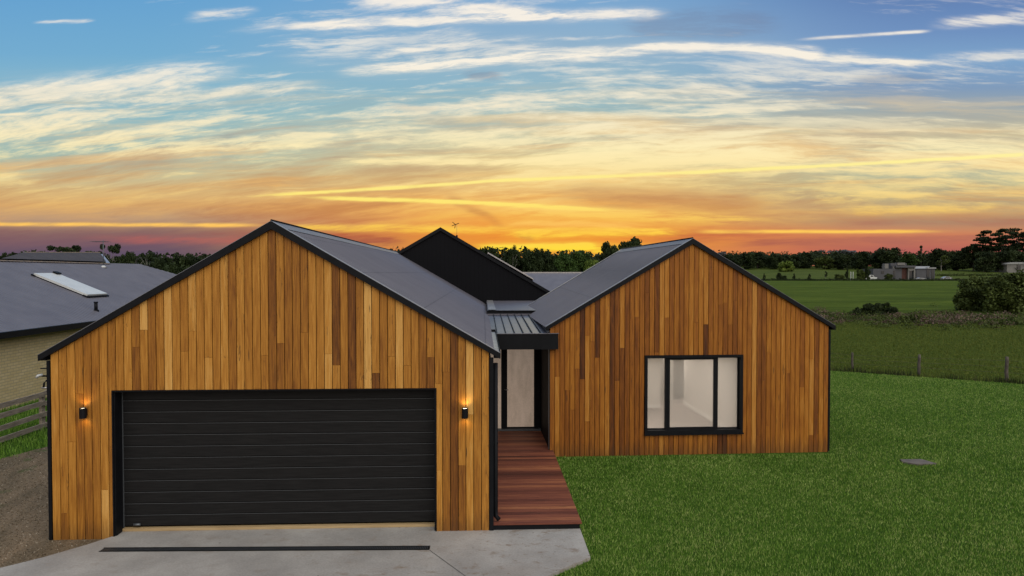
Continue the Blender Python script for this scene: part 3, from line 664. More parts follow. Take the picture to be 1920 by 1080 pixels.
mb = MB(); mb.box(.12, 8.15, 2.62, 1.42, 8.2, 2.80); mb.box(.12, 8.13, 2.80, 1.42, 8.21, 2.812); mb.build('fascia', M['black'], house)
mb = MB(); mb.box(.10, 8.0, 2.70, 1.36, 8.06, 2.735); mb.build('flashing', M['roof'], house)
mb = MB(); mb.poly([(.13, 8.2, 2.815), (3.2, 8.2, 2.815), (3.2, GY1, 2.83), (.13, GY1, 2.83)]); mb.build('link_roof', M['roof'], house)
mb = MB(); mb.poly([(.15, 8.22, 2.835), (.36, 8.22, 2.835), (.36, GY1 - .1, 2.85), (.15, GY1 - .1, 2.85)]); mb.build('flashing', M['galv'], house)
# entry wall
EY = 6.05
def entry():
    zb = .075
    dw = MB(); dw.box(GX1 + .0, EY, -.05, 1.43, EY + .08, fb.z + .03); 
    dw.build('entry_wall', M['black'], house)
    gl0, gl1 = atY(951, 700, EY).x, atY(1001, 700, EY).x; g0 = atY(970, 800, EY).z
    e = MB(); e.box(gl0 - .13, EY - .03, zb + .02, gl0, EY - .002, fb.z); e.box(gl1, EY - .03, zb + .02, gl1 + .10, EY - .002, fb.z); e.box(gl0, EY - .03, zb + .02, gl1, EY - .002, g0); e.box(gl0, EY - .03, fb.z - .10, gl1, EY - .002, fb.z)
    d = e.build('entry_door', M['black'], house)
    e = MB(); e.poly([(gl0, EY - .012, g0), (gl1, EY - .012, g0), (gl1, EY - .012, fb.z - .1), (gl0, EY - .012, fb.z - .1)]); e.build('glass', M['frost'], d)
    e = MB(); hx = gl0 - .06; e.tube([(hx, EY - .03, 1.05), (hx, EY - .075, 1.05), (hx + .09, EY - .075, 1.05)], .009, 8); e.build('handle', M['galv'], d)
    s0, s1 = gl0 - .13 - .30, gl0 - .145
    e = MB(); e.box(s0 - .03, EY - .02, zb + .02, s0, EY - .002, fb.z); s_ = e.build('sidelight', M['black'], house)
    e = MB(); e.poly([(s0, EY - .012, .10), (s1, EY - .012, .10), (s1, EY - .012, fb.z - .06), (s0, EY - .012, fb.z - .06)]); e.build('glass', M['frost'], s_)
    e = MB(); e.box(GX1 + .03, EY - .12, zb, 1.40, EY - .005, zb + .045); e.build('door_step', M['seal'], house)
entry()
mb = MB(TW); mb.box(WX0 - .012, WY + .05, .08, WX0 + .009, WY + .11, 2.22); mb.build('corner_trim', M['seal'], house)
# return board on the inner corner
# downpipe
mb = MB(); px, py = GX1 + .062, .07
mb.tube([(px, py, 2.47), (px, py, .30), (px, py, .16), (px + .05, py - .04, .115)], .035, 12); dp = mb.build('downpipe', M['black'], house)
mb = MB()
mb.box(px - .05, py - .030, 1.25, px + .037, py + .04, 1.28); mb.build('bracket', M['black'], dp)
# pipework on the garage's outer side wall
def pipe(name, pts, r, m): mb = MB(); mb.tube(pts, r, 8); return mb.build(name, M[m], house)
def sw(x, y): return atY(x, y, .6)
q = sw(76, 691); pipe('pipe', [(GX0, .6, q.z), (q.x, .6, q.z)], .009, 'black')
q = sw(76, 705); pipe('pipe', [(GX0, .6, q.z), (q.x + .03, .6, q.z)], .013, 'black'); pipe('tap', [(q.x + .03, .6, q.z + .015), (q.x - .01, .55, q.z + .01), (q.x - .03, .55, q.z - .02)], .02, 'white')
q = sw(83, 714); q2 = sw(83, 726); pipe('pipe', [(GX0, .6, q.z), (q.x + .03, .6, q.z), (q.x, .6, q.z - .03), (q2.x - .01, .6, q2.z)], .014, 'black'); pipe('tap', [(q2.x - .04, .6, q2.z - .01), (q2.x + .05, .6, q2.z - .01)], .012, 'galv')
# ---- black gable wall behind
ba = atY(826, 428, GY1 - .15); br_ = atY(1040, 553, GY1 - .15); bT = (ba.z - br_.z) / (br_.x - ba.x)
bl = ba.x - 5.2; brx = ba.x + 5.2
def broof(x): return ba.z - bT * abs(x - ba.x)
mb = MB(); mb.prism([(bl, broof(bl)), (bl, -.1), (brx, -.1), (brx, broof(brx)), (ba.x, ba.z - .03)], 'y', GY1 - .15, GY1 + .1); mb.build('gable_wall', M['black_clad'], house)
for s in (-1, 1):
    xe = ba.x + s * 5.35
    mb = MB(); mb.prism([(ba.x, ba.z + .03), (xe, broof(xe) + .03), (xe, broof(xe) - .08), (ba.x, ba.z - .09)], 'y', GY1 - .22, GY1 - .152); mb.build('barge_board', M['black'], house)
    mb = MB(); mb.poly([(ba.x, GY1 - .21, ba.z + .035), (xe, GY1 - .21, broof(xe) + .035), (xe, GY1 + 9, broof(xe) + .035), (ba.x, GY1 + 9, ba.z + .035)]); r_ = mb.build('roof', M['roof'], house)
# lower offset roof seen over its right verge
e1 = atY(1000, 522, 19.5); e0 = atY(934, 484, 19.5); k = (e0.z - e1.z) / (e1.x - e0.x); pk = (e0.x - .75, e0.z + .75 * k)
mb = MB(); mb.prism([(pk[0] + .3, pk[1] - .3 * k - .05), (e1.x - .02, e1.z - .03), (e1.x - .02, 1.5), (pk[0] + .3, 1.5)], 'y', 19.55, 23.4); mb.build('gable_wall', M['black_clad'], house)
mb = MB(); mb.prism([(pk[0] + .3, pk[1] - .3 * k), (e1.x, e1.z), (e1.x, e1.z - .06), (pk[0] + .3, pk[1] - .06 - .3 * k)], 'y', 19.4, 23.5); mb.build('roof', M['galv'], house)
# ------------------------------------------------------------------ deck
dk = empty('timber_deck', (.8, 2, -.05)); tag(dk, 'walkway of reddish brown decking boards leading between the two timber gables to the entry door', 'deck')
mb = MB(); y = -.02; w = .122; DXL, DXR = GX1 + .025, 1.487
while y < EY - .05:
    mb.cur = (min(max(random.gauss(.46, .16), .03), .97), random.random())
    xr = DXR if y < WY - .06 else WX0 - .005
    mb.box(DXL, y, .045, xr + random.uniform(-.002, .002), y + w - .005, .07); y += w
mb.build('boards', M['deck'], dk)
mb = MB(); mb.box(DXL + .005, -.005, -.05, DXR - .03, .03, .044); mb.box(DXR - .06, .03, -.1, DXR - .03, WY - .03, .044)
mb.build('fascia', M['black'], dk)
# ------------------------------------------------------------------ wall lamps
def lamp(px, py, label):
    c = atY(px, py, -.02); r = empty('wall_lamp', (c.x, -.02, c.z)); tag(r, label, 'wall lamp', 'up and down wall lamps beside the garage door')
    x, z = c.x, c.z; h = .075
    mb = MB(); mb.box(x - .03, -.03, z - .05, x + .03, -.017, z + .05); mb.build('back_plate', M['black'], r)
    mb = MB(); n = 14; R_ = .047; cy = -.082
    ring = [(x + R_ * math.cos(2 * math.pi * k / n), cy + R_ * math.sin(2 * math.pi * k / n)) for k in range(n)]
    lo_ = [mb.p(a, b, z - h) for a, b in ring]; hi = [mb.p(a, b, z + h) for a, b in ring]
    for k in range(n): mb.face([lo_[k], lo_[(k + 1) % n], hi[(k + 1) % n], hi[k]], True)
    mb.box(x - .02, cy + .03, z - .03, x + .02, -.03, z + .03)
    mb.build('body', M['black'], r)
    for s in (1, -1):
        mb = MB(); mb.face([mb.p(x + (a - x) * .9, cy + (b - cy) * .9, z + s * (h - .012)) for a, b in ring]); mb.build('lens', M['lens'], r)
        ld = bpy.data.lights.new('lamp_light', 'SPOT'); ld.energy = 2.3 if s > 0 else 1.1; ld.color = (1, .68, .24); ld.spot_size = R(140); ld.spot_blend = .8; ld.shadow_soft_size = .02
        lo = bpy.data.objects.new('lamp_light', ld); COL.objects.link(lo); lo.parent = r; lo.location = (0, cy + .02, s * (h + .005)); lo.rotation_euler = (R(180) if s > 0 else 0, 0, 0)
lamp(160, 773, 'small black up and down wall lamp glowing on the timber left of the garage door')
lamp(872, 773, 'small black up and down wall lamp glowing on the timber between garage door and walkway')
# ------------------------------------------------------------------ antenna on the black gable's roof
c = atY(856.5, 441, GY1 + .3); an = empty('roof_antenna', c); tag(an, 'thin antenna with small splayed elements rising behind the right slope of the black gable', 'antenna')
tp = atY(853, 421, GY1 + .3)
mb = MB(); mb.tube([(c.x, c.y, c.z - .25), (c.x, c.y, c.z)], .035, 8); mb.box(c.x - .1, c.y - .06, c.z - .28, c.x + .1, c.y + .06, c.z - .2); mb.build('mount', M['black'], an)
mb = MB(); mb.tube([c, (c.x, c.y, tp.z)], .0055, 6); mb.build('mast', M['seal'], an)
mb = MB()
for a_ in (20, 140, 260, 200): mb.tube([(c.x - .05, c.y, tp.z), (c.x - .05 + .14 * math.cos(R(a_)), c.y, tp.z + .14 * math.sin(R(a_)))], .012, 5)
mb.build('elements', M['black'], an)
# ------------------------------------------------------------------ neighbour's brick house, left
nE = 2.15; P0 = atZ(0, 625, nE); P1 = atZ(210, 598, nE); NX = (P0.x + P1.x) / 2; nT = .415
nb = empty('brick_house', (NX - 4, 14, -.1)); tag(nb, 'cream brick house with hipped grey steel roof beyond the gravel drive, left of the garage', 'house')
Xr = NX - 5.2; zr = nE + nT * 5.2; Yend = atY(325, 520, 20); 
def nz(x): return nE + nT * (NX - x)
YH = 33.0                                   # far end of the eave
mb = MB(); n = int((YH + 8) / .076 * 2)
rdgE = YH - 5.2
def addplane(mb, pts): mb.poly(pts)
# main slope with low ribs
step = .19; y = -8.0
tri = lambda yy: Xr if yy < rdgE else NX - (YH - yy)
while y < YH - .01:
    y2 = min(y + step, YH)
    for (ya, yb, dz0, dz1) in ((y, y + step * .6, 0, 0), (y + step * .6, y + step * .8, 0, .02), (y + step * .8, y2, .02, 0)):
        yb = min(yb, YH)
        if yb <= ya: continue
        xa, xb = tri(ya), tri(yb); mb.poly([(NX, ya, nE + dz0), (NX, yb, nE + dz1), (xb, yb, nz(xb) + dz1), (xa, ya, nz(xa) + dz0)])
    y += step
mb.poly([(NX, YH, nE), (Xr, rdgE, zr), (Xr - 5.2, YH, nE)]); mb.poly([(Xr, -8, zr), (Xr, rdgE, zr), (Xr - 5.2, YH, nE), (Xr - 5.2, -8, nE)])
nr = mb.build('roof', M['roof'], nb)
u2 = atY(187, 475, 24); 
mb = MB(); mb.box(NX - .4, -8, -.15, NX - .28, YH - .5, nE - .16); mb.box(Xr - 4.8, YH - .62, -.15, NX - .4, YH - .5, nE - .16); mb.build('wall', M['brick'], nb)
mb = MB(); mb.box(NX - .5, -8, nE - .17, NX - .02, YH, nE - .14); mb.build('eave_lining', M['black'], nb)
mb = MB(); mb.box(NX - .02, -8, nE - .16, NX + .11, YH, nE + .02); mb.build('gutter', M['black'], nb)
# vent pipe, collector, antenna positions on the slope: intersect view rays with the slope plane
def onslope(px, py, h=0):
    r = ray(px, py); c0 = CAM
    t = (nE + h + nT * (NX - c0.x) - c0.z) / (r.z + nT * r.x); return c0 + r * t
cap0 = onslope(0, 488); cap1 = onslope(203, 494); top1 = onslope(187, 475)
mb = MB(); a, b = onslope(-30, 487.5, .03), onslope(203, 494, .03); mb.bar(a, b, .16, .04); a2 = onslope(189, 477, .03); mb.bar(b, a2, .16, .04); mb.build('ridge_cap', M['galv'], nr)
# upper raised hip on the ridge
t0, t1 = onslope(46, 475, .02), onslope(187, 475, .02); b0, b1 = onslope(2, 487, .02), onslope(199, 492.5, .02)
h_ = Vector((0, 0, .05)); bk = Vector((-2.2, 0, -.9))
mb = MB(); mb.poly([b0 + h_, b1 + h_, t1 + h_, t0 + h_]); mb.poly([t0 + h_, t1 + h_, t1 + bk, t0 + bk]); mb.poly([b0 + h_, t0 + h_, t0 + bk, b0 + bk]); mb.poly([b1 + h_, t1 + bk, t1 + h_]); mb.build('upper_roof', mottled('matte_roof', c4(.060, .057, .064), c4(.078, .073, .080), 2, .9, spec=.1), nr)
mb = MB(); mb.bar(t0 + h_, t1 + h_, .07, .03); mb.build('ridge_cap', M['galv'], nr)
v = onslope(180, 583); mb = MB(); mb.tube([v, v + Vector((0, 0, .30))], .06, 10); mb.tube([v + Vector((0, 0, .30)), v + Vector((0, 0, .34))], .075, 10); mb.tube([v + Vector((0, 0, -.02)), v + Vector((0, 0, .04))], .10, 10); mb.build('vent_pipe', M['black'], nr)
# flat white collector panel on the slope
c1, c2, c3, c4_ = onslope(78, 518), onslope(113, 517), onslope(190, 556), onslope(148, 559)
sp = empty('roof_panel', (c1 + c2 + c3 + c4_) / 4); tag(sp, 'long flat pale white rectangular panel lying on the grey roof of the brick house', 'roof panel')
nup = Vector((nT, 0, 1)).normalized()
L0 = (c1 + c2) / 2; L1 = (c3 + c4_) / 2; wv = 0
xa, xb = L0.x, L1.x; ya = min(c1.y, c4_.y); yc = (c1.y + c2.y + c3.y + c4_.y) / 4; hw = ((c2.y - c1.y) + (c3.y - c4_.y)) / 4
def slab(mb, x0, x1, y0, y1, h0, h1):
    pts = [(x, y) for x, y in ((x0, y0), (x1, y0), (x1, y1), (x0, y1))]
    lo_ = [mb.p(*(Vector((x, y, nz(x))) + nup * h0)) for x, y in pts]; hi = [mb.p(*(Vector((x, y, nz(x))) + nup * h1)) for x, y in pts]
    mb.face(lo_[::-1]); mb.face(hi)
    for k in range(4): mb.face([lo_[k], lo_[(k + 1) % 4], hi[(k + 1) % 4], hi[k]])
yA = (c1.y + c4_.y) / 2; yB = (c2.y + c3.y) / 2
mb = MB(); slab(mb, xa, xb, yA, yB, .05, .13); mb.build('panel', M['white'], sp)
mb = MB(); slab(mb, xb - .12, xb + .06, yA - .06, yB + .06, .02, .07); slab(mb, xa - .05, xa + .08, yA - .06, yB + .06, .02, .07); slab(mb, xa - .02, xa + .16, yB - .25, yB + .02, .135, .2); mb.build('bracket', M['black'], sp)
# tv antenna on the neighbour's roof
v = onslope(194, 501); ta = empty('roof_antenna', v); tag(ta, 'thin television antenna on a white foot near the top of the brick house roof', 'antenna')
hgt = (501 - 458) / 1280 * (v - CAM).length
mb = MB(); mb.tube([v, v + Vector((0, 0, hgt))], .018, 6); mb.build('mast', M['seal'], ta)
mb = MB(); mb.tube([v + Vector((0, 0, -.02)), v + Vector((0, 0, .08))], .16, 10, .05); mb.build('foot', M['white'], ta)
mb = MB(); tz = v + Vector((0, 0, hgt - .06)); mb.tube([tz + Vector((-.5, 0, 0)), tz + Vector((.25, 0, 0))], .012, 5)
for k in range(7): mb.tube([tz + Vector((-.45 + k * .11, -.3, 0)), tz + Vector((-.45 + k * .11, .3, 0))], .008, 4)
mb.build('elements', M['seal'], ta)
# ------------------------------------------------------------------ rear neighbour roof seen between the gables
Yn = 52.0
rn = empty('hipped_house', (5, Yn + 4, -.1)); tag(rn, 'distant grey hip roofed house showing between the black gable and the right timber gable', 'house')
a = atY(978, 511, Yn + 4); b = atY(1090, 511, Yn + 4); zt = a.z; ze = 1.6; dd = (zt - ze) / .42
x0, x1 = a.x - 6, b.x
mb = MB(); P = {'r0': (x0, Yn + 4, zt), 'r1': (x1, Yn + 4, zt), 'e0': (x0 - dd, Yn + 4 - dd, ze), 'e1': (x1 + dd * .8, Yn + 4 - dd, ze), 'f0': (x0 - dd, Yn + 4 + dd, ze), 'f1': (x1 + dd * .8, Yn + 4 + dd, ze)}
for f_ in (('e0', 'e1', 'r1', 'r0'), ('e1', 'f1', 'r1'), ('f1', 'f0', 'r0', 'r1'), ('f0', 'e0', 'r0')): mb.poly([P[k] for k in f_])
rr = mb.build('roof', M['roof'], rn)
mb = MB(); mb.bar(P['r0'], P['r1'], .22, .1); mb.bar(P['r1'], P['e1'], .2, .1); mb.build('ridge_cap', M['galv'], rr)
# a second, further ridge to the right of the hip
mb = MB(); q0 = atY(1088, 511.5, Yn + 9); q1 = atY(1150, 511.5, Yn + 9)
mb.poly([q0, q1, (q1.x + 2, Yn + 5, q1.z - 1.8), (q0.x, Yn + 5, q0.z - 1.8)]); mb.build('roof', M['roof'], rn)
mb = MB(); mb.box(x0 - dd + .5, Yn + 4.5 - dd, -.2, x1 + dd * .8 - .5, Yn + 3.5 + dd, ze - .02); mb.build('wall', M['brick'], rn)
v = atY(1093, 521, Yn + 2); mb = MB(); mb.tube([(v.x, v.y, v.z - .5), (v.x, v.y, v.z + .12)], .09, 8); mb.build('vent_pipe', M['black'], rr)
v = atY(1043, 510.5, Yn + 5); mb = MB(); mb.tube([(v.x, v.y, v.z - .3), (v.x, v.y, v.z + .02)], .35, 10, .12); mb.build('roof_vent', M['galv'], rr)
# ------------------------------------------------------------------ rail fence on the left
fz = -.1; b84 = atZ(84, 806, fz); FX = b84.x
rf = empty('rail_fence', (FX, b84.y, fz)); tag(rf, 'weathered grey post and rail fence with four rails in front of the brick house', 'fence')
for k, yv in enumerate(b84.y + np.arange(-8, 4) * 2.4 + 0.0):
    mb = MB(); mb.box(FX - .09, yv - .07, fz - .1, FX - .022, yv + .07, .80); mb.build('post', M['rail'], rf)
for py_ in (738, 756, 777, 796):
    q = ray(84, py_); t = (FX - CAM.x) / q.x; zz = CAM.z + q.z * t
    for k in range(5):
        ya = b84.y + (-8 + 2 * k) * 2.4; yb = ya + 4.8
        mb = MB(); mb.bar((FX, ya + .01, zz + random.uniform(-.02, .02)), (FX, yb - .01, zz + random.uniform(-.02, .02)), .038, .115); mb.build('rail', M['rail'], rf)
# ------------------------------------------------------------------ pit lid in the lawn
p_ = atZ(1718, 866, -.06); mb = MB(); w, d = .36, .17
mb.prism([(p_.x - .30, p_.y - .02), (p_.x - .12, p_.y - .2), (p_.x + .32, p_.y - .17), (p_.x + .22, p_.y + .17), (p_.x - .24, p_.y + .17)], 'z', -.11, -.048)
pl = mb.build('pit_lid', M['pit']); tag(pl, 'flat grey brown pit lid lying in the lawn right of the window gable', 'pit lid')
# ------------------------------------------------------------------ wire fence beyond the lawn
wf_ = empty('wire_fence', (eA.x, eA.y, -.15)); tag(wf_, 'old wire fence with three short weathered timber posts along the far edge of the lawn', 'fence')
fp = []
for (px_, pt, pb_, rad) in ((1598, 661, 692, .048), (1723, 665, 702, .058), (1887, 669, 714, .064)):
    b = atZ(px_, pb_, -.15); h_ = (pb_ - pt) / 1280 * (b - CAM).dot(fw); fp.append((b, h_))
    mb = MB(); pts = [(b.x + random.uniform(-.012, .012), b.y, -.2 + (h_ + .05) * k / 5) for k in range(6)]; mb.tube(pts, rad, 9, rad * .88); mb.build('post', M['post'], wf_)
dv = fp[2][0] - fp[0][0]
for k in (.35, .6, .85):
    pts = [Vector((fp[0][0] - dv * 1.3).to_tuple()[:2] + (-.15 + k,))] + [Vector((b.x, b.y - .07, -.15 + h_ * k)) for b, h_ in fp] + [Vector((fp[2][0] + dv * 1.0).to_tuple()[:2] + (-.15 + k,))]
    mb = MB(); mb.tube(pts, .0035, 4); mb.build('wire', M['post'], wf_)
# ------------------------------------------------------------------ grass blades
def in_poly(px, py, poly):
    c = np.zeros(len(px), bool); n = len(poly); j = n - 1
    for i in range(n):
        xi, yi = poly[i]; xj, yj = poly[j]
        c ^= ((yi > py) != (yj > py)) & (px < (xj - xi) * (py - yi) / (yj - yi + 1e-12) + xi); j = i
    return c
def blades(name, n, box, keep, z0, hmin, hmax, wid, matn, label, cat, tone=(.0, 1.), d0=9., pw=1.6, lean=.5):
    x = rng.uniform(box[0], box[2], n); y = rng.uniform(box[1], box[3], n)
    d = np.hypot(x - CAM.x, y - CAM.y)
    k = keep(x, y) & (rng.random(n) < np.minimum(1, (d0 / d) ** pw)) ; x, y, d = x[k], y[k], d[k]; n = len(x)
    sc = np.clip(d / d0, 1, 3) ** .6
    h = rng.uniform(hmin, hmax, n) * np.where(callable(z0), 1, 1); w = wid * sc; a = rng.uniform(0, 2 * np.pi, n); la = rng.uniform(0, 2 * np.pi, n); l = rng.uniform(0, lean, n) * h
    zz = z0(x, y) if callable(z0) else np.full(n, z0)
    V_ = np.zeros((n, 3, 3), np.float32)
    V_[:, 0] = np.stack([x - np.cos(a) * w, y - np.sin(a) * w, zz], 1); V_[:, 1] = np.stack([x + np.cos(a) * w, y + np.sin(a) * w, zz], 1)
    V_[:, 2] = np.stack([x + np.cos(la) * l, y + np.sin(la) * l, zz + h], 1)
    me = bpy.data.meshes.new(name); me.vertices.add(3 * n); me.vertices.foreach_set('co', V_.reshape(-1))
    me.loops.add(3 * n); me.loops.foreach_set('vertex_index', np.arange(3 * n, dtype=np.int32)); me.polygons.add(n)
    me.polygons.foreach_set('loop_start', np.arange(0, 3 * n, 3, dtype=np.int32)); me.polygons.foreach_set('loop_total', np.full(n, 3, np.int32))
    at = me.attributes.new('tone', 'FLOAT', 'FACE'); at.data.foreach_set('value', rng.uniform(tone[0], tone[1], n).astype(np.float32))
    me.materials.append(M[matn]); me.update(); o = bpy.data.objects.new(name, me); COL.objects.link(o); tag(o, label, cat, kind='stuff'); print(name, n); return o
def keep_lawn(x, y):
    k = in_poly(x, y, lawn_poly) & ~in_poly(x, y, ap) & ~((x < DXR) & (y > -.03) & (y < WY + .1)) & ~((x < WX1) & (x > WX0 - 2) & (y > WY - .04) & (y < WY1 + .3)) & (x > .6) & (y < (eA.y + 1))
    k &= ~((np.abs(x - p_.x) < .26) & (np.abs(y - p_.y + .02) < .15))
    return k
blades('lawn_grass', 1900000, (.6, -3.2, 22, 17.5), keep_lawn, -.08, .018, .052, .0044, 'blade', 'short dense green lawn grass in front and right of the timber house', 'grass', pw=1.15)
gpoly = [(-60, -30), (8, -30), (3, -9), (.2, -4), (.2, 1), (-6, 1), (-6, 24), (-8.8, 24), (-9.3, 9), (-9.75, 5.5), (-10.15, 4.4), (-11.5, 2.5), (-16, .5), (-60, -3)]
blades('verge_grass', 160000, (-18, 0, -8.3, 26), lambda x, y: ~in_poly(x + .12 * np.sin(y * 5) + rng.normal(0, .1, len(x)), y, gpoly) & (x > NX - .4), -.108, .05, .19, .006, 'blade', 'tufted green grass along the rail fence and brick house', 'grass', (0, .75), 16., 1.2)
M['stones'] = leafmat('loose_stones', c4(.05, .04, .026), c4(.14, .11, .072), c4(.34, .29, .22))
blades('loose_gravel', 90000, (-14, -4.2, -5.2, 14), lambda x, y: in_poly(x, y, gpoly) & ~in_poly(x, y, ap) & ~((x > GX0 - .04) & (y > -.03)), -.07, .006, .022, .011, 'stones', 'loose brown gravel and crushed stones on the drive left of the garage', 'gravel', d0=12., lean=2.)
# dark weedy strip along the lawn's far edge
en = Vector((-ed.y, ed.x, 0)).normalized(); eu = ed.normalized()
def keep_edge(x, y):
    dx, dy = x - eA.x, y - eA.y; s = dx * en.x + dy * en.y; t = dx * eu.x + dy * eu.y
    return (s > 0.02) & (s < .42 + .2 * np.sin(t * 1.3) + .15 * np.sin(t * 3.7))
def keep_pad(x, y):
    dx, dy = x - eA.x, y - eA.y; s = dx * en.x + dy * en.y
    return s > .3
M['weed'] = leafmat('dark_weeds', c4(.012, .018, .006), c4(.024, .034, .009), c4(.06, .06, .02))
M['padblade'] = leafmat('paddock_blades', c4(.042, .062, .007), c4(.078, .104, .012), c4(.13, .14, .026))
blades('edge_weeds', 150000, (10, 8, 27, 22), keep_edge, -.13, .08, .32, .010, 'weed', 'dark straggly weeds along the foot of the wire fence', 'weeds', d0=18.)
blades('paddock_grass', 420000, (10, 10, 40, 46), keep_pad, lambda x, y: np.full(len(x), -.15), .02, .06, .011, 'padblade', 'longer olive green paddock grass beyond the wire fence', 'grass', d0=22., pw=1.2, lean=1.6)
# ------------------------------------------------------------------ foliage
def leafcloud(centers, per, size, T=None, flat=1.0):
    """many small leaf faces around given clump centres (x,y,z,rx,ry,rz,tone)"""
    V_ = []; tn = []
    for (cx, cy, cz, rx, ry, rz, tone) in centers:
        q = rng.normal(size=(per, 3)); q /= np.linalg.norm(q, axis=1)[:, None]; q *= (rng.random(per) ** .45)[:, None]
        c = q * np.array([rx, ry, rz]) + np.array([cx, cy, cz])
        a = rng.normal(size=(per, 3)); a[:, 2] *= flat; a /= np.linalg.norm(a, axis=1)[:, None]; b = rng.normal(size=(per, 3)); b[:, 2] *= flat; b -= (a * b).sum(1)[:, None] * a; b /= np.linalg.norm(b, axis=1)[:, None]
        s = size * rng.uniform(.5, 1.3, per)[:, None]
        V_.append(np.stack([c - a * s, c + b * s * .6, c + a * s, c - b * s * .6], 1)); tn.append(np.clip(tone + rng.normal(0, .17, per), 0, 1))
    return np.concatenate(V_).astype(np.float32), np.concatenate(tn).astype(np.float32)
def leafmesh(name, VT, matn):
    V_, tn = VT; n = len(V_); me = bpy.data.meshes.new(name); me.vertices.add(4 * n); me.vertices.foreach_set('co', V_.reshape(-1))
    me.loops.add(4 * n); me.loops.foreach_set('vertex_index', np.arange(4 * n, dtype=np.int32)); me.polygons.add(n)
    me.polygons.foreach_set('loop_start', np.arange(0, 4 * n, 4, dtype=np.int32)); me.polygons.foreach_set('loop_total', np.full(n, 4, np.int32))
    at = me.attributes.new('tone', 'FLOAT', 'FACE'); at.data.foreach_set('value', tn)
    me.materials.append(M[matn]); me.update(); return me
def crown(kind):
    """unit tree: base at 0, height 1, half width about .5"""
    C = []
    if kind == 'round':
        for k in range(34):
            a = random.uniform(0, 6.28); zz = random.uniform(.12, .86); r = .40 * math.sqrt(max(.05, 1 - ((zz - .48) / .5) ** 2)) * random.uniform(.3, 1.0)
            s = random.uniform(.12, .20); C.append((r * math.cos(a), r * math.sin(a), zz, s, s, s * .8, random.random()))
        return C, 190, .040, 1
    if kind == 'gum':
        for k in range(15):
            a = random.uniform(0, 6.28); zz = random.uniform(.42, .93); r = random.uniform(.12, .46) * (1.15 - abs(zz - .7)); s = random.uniform(.08, .15)
            C.append((r * math.cos(a), r * math.sin(a), zz, s * 1.3, s * 1.3, s * .6, random.random()))
        return C, 170, .034, .6
    if kind == 'pine':
        for k in range(30):
            a = random.uniform(0, 6.28); zz = random.uniform(.3, .95); r = random.uniform(.05, .5) * (1.1 - .25 * zz); s = random.uniform(.09, .16)
            C.append((r * math.cos(a), r * math.sin(a), zz + .05 * math.cos(r * 3), s * 1.7, s * 1.7, s * .24, random.random() * .7))
        return C, 190, .034, .45
    if kind == 'cone':
        for k in range(22):
            zz = random.uniform(.1, .95); a = random.uniform(0, 6.28); r = .38 * (1 - zz) ** .7 * random.uniform(.3, 1); s = random.uniform(.07, .14) * (1.2 - zz * .6)
            C.append((r * math.cos(a), r * math.sin(a), zz, s, s, s, random.random()))
        return C, 150, .036, 1
def trunkmesh(kind, C):
    mb = MB(); r0 = .028 if kind != 'pine' else .03; tz = {'round': .5, 'gum': .6, 'pine': .85, 'cone': .9}[kind]
    mb.tube([(0, 0, -.08), (.01, 0, tz * .4), (-.01, .01, tz * .75), (0, 0, tz)], r0, 7, r0 * .35)
    for c in C[:12]:
        zb = min(c[2] * .6, tz * .85); mb.tube([(0, 0, zb), (c[0] * .55, c[1] * .55, zb + (c[2] - zb) * .6), (c[0], c[1], c[2])], r0 * .42, 5, r0 * .12)
    me = bpy.data.meshes.new('trunk'); me.from_pydata(mb.v, [], mb.f); return me
PROTO = {}
def proto(kind, matn, var):
    k = (kind, matn, var)
    if k not in PROTO:
        g_ = ('g', kind, var)
        if g_ not in PROTO:
            C, per, sz, fl = crown(kind); PROTO[g_] = (leafcloud(C, per, sz, None, fl), C)
        VT, C = PROTO[g_]; tm = trunkmesh(kind, C); tm.materials.append(M['pale_trunk' if kind == 'gum' else 'trunk'])
        PROTO[k] = (leafmesh('crown', VT, matn), tm)
    return PROTO[k]
def tree(px0, px1, pt, Y, kind, matn, label, cat='tree', group=None, name='tree', base=None, var=None):
    """a tree standing on the terrain at distance Y; its width and height taken from what the photo shows"""
    pc = (px0 + px1) / 2; b = atY(pc, 500, Y); zb = terr(b.x, Y) if base is None else base; tz = atY(pc, pt, Y).z
    wd = (atY(px1, 500, Y) - atY(px0, 500, Y)).length; h = tz - zb
    e = empty(name, (b.x, Y, zb - .05)); cm, tm = proto(kind, matn, random.randrange(4) if var is None else var)
    for nm, me in (('crown', cm), ('trunk', tm)):
        o = bpy.data.objects.new(nm, me); COL.objects.link(o); o.parent = e
        o.scale = (wd, wd, h * (1.02)); o.rotation_euler = (0, 0, random.uniform(0, 6.28))
    tag(e, label, cat, group); return e
GC_ = 'trees of the far tree line seen between the gables'; GR_ = 'trees of the far tree line beyond the right hand fields'; GL_ = 'trees behind the brick house roof'
D_, Mi, Gr, Lm, Ol = 'leaf_dark', 'leaf_mid', 'leaf_haze_grey', 'leaf_lime', 'leaf_olive'
def nm(k): return {'round': 'broadleaf_tree', 'gum': 'gum_tree', 'pine': 'pine_tree', 'cone': 'conical_tree'}[k]
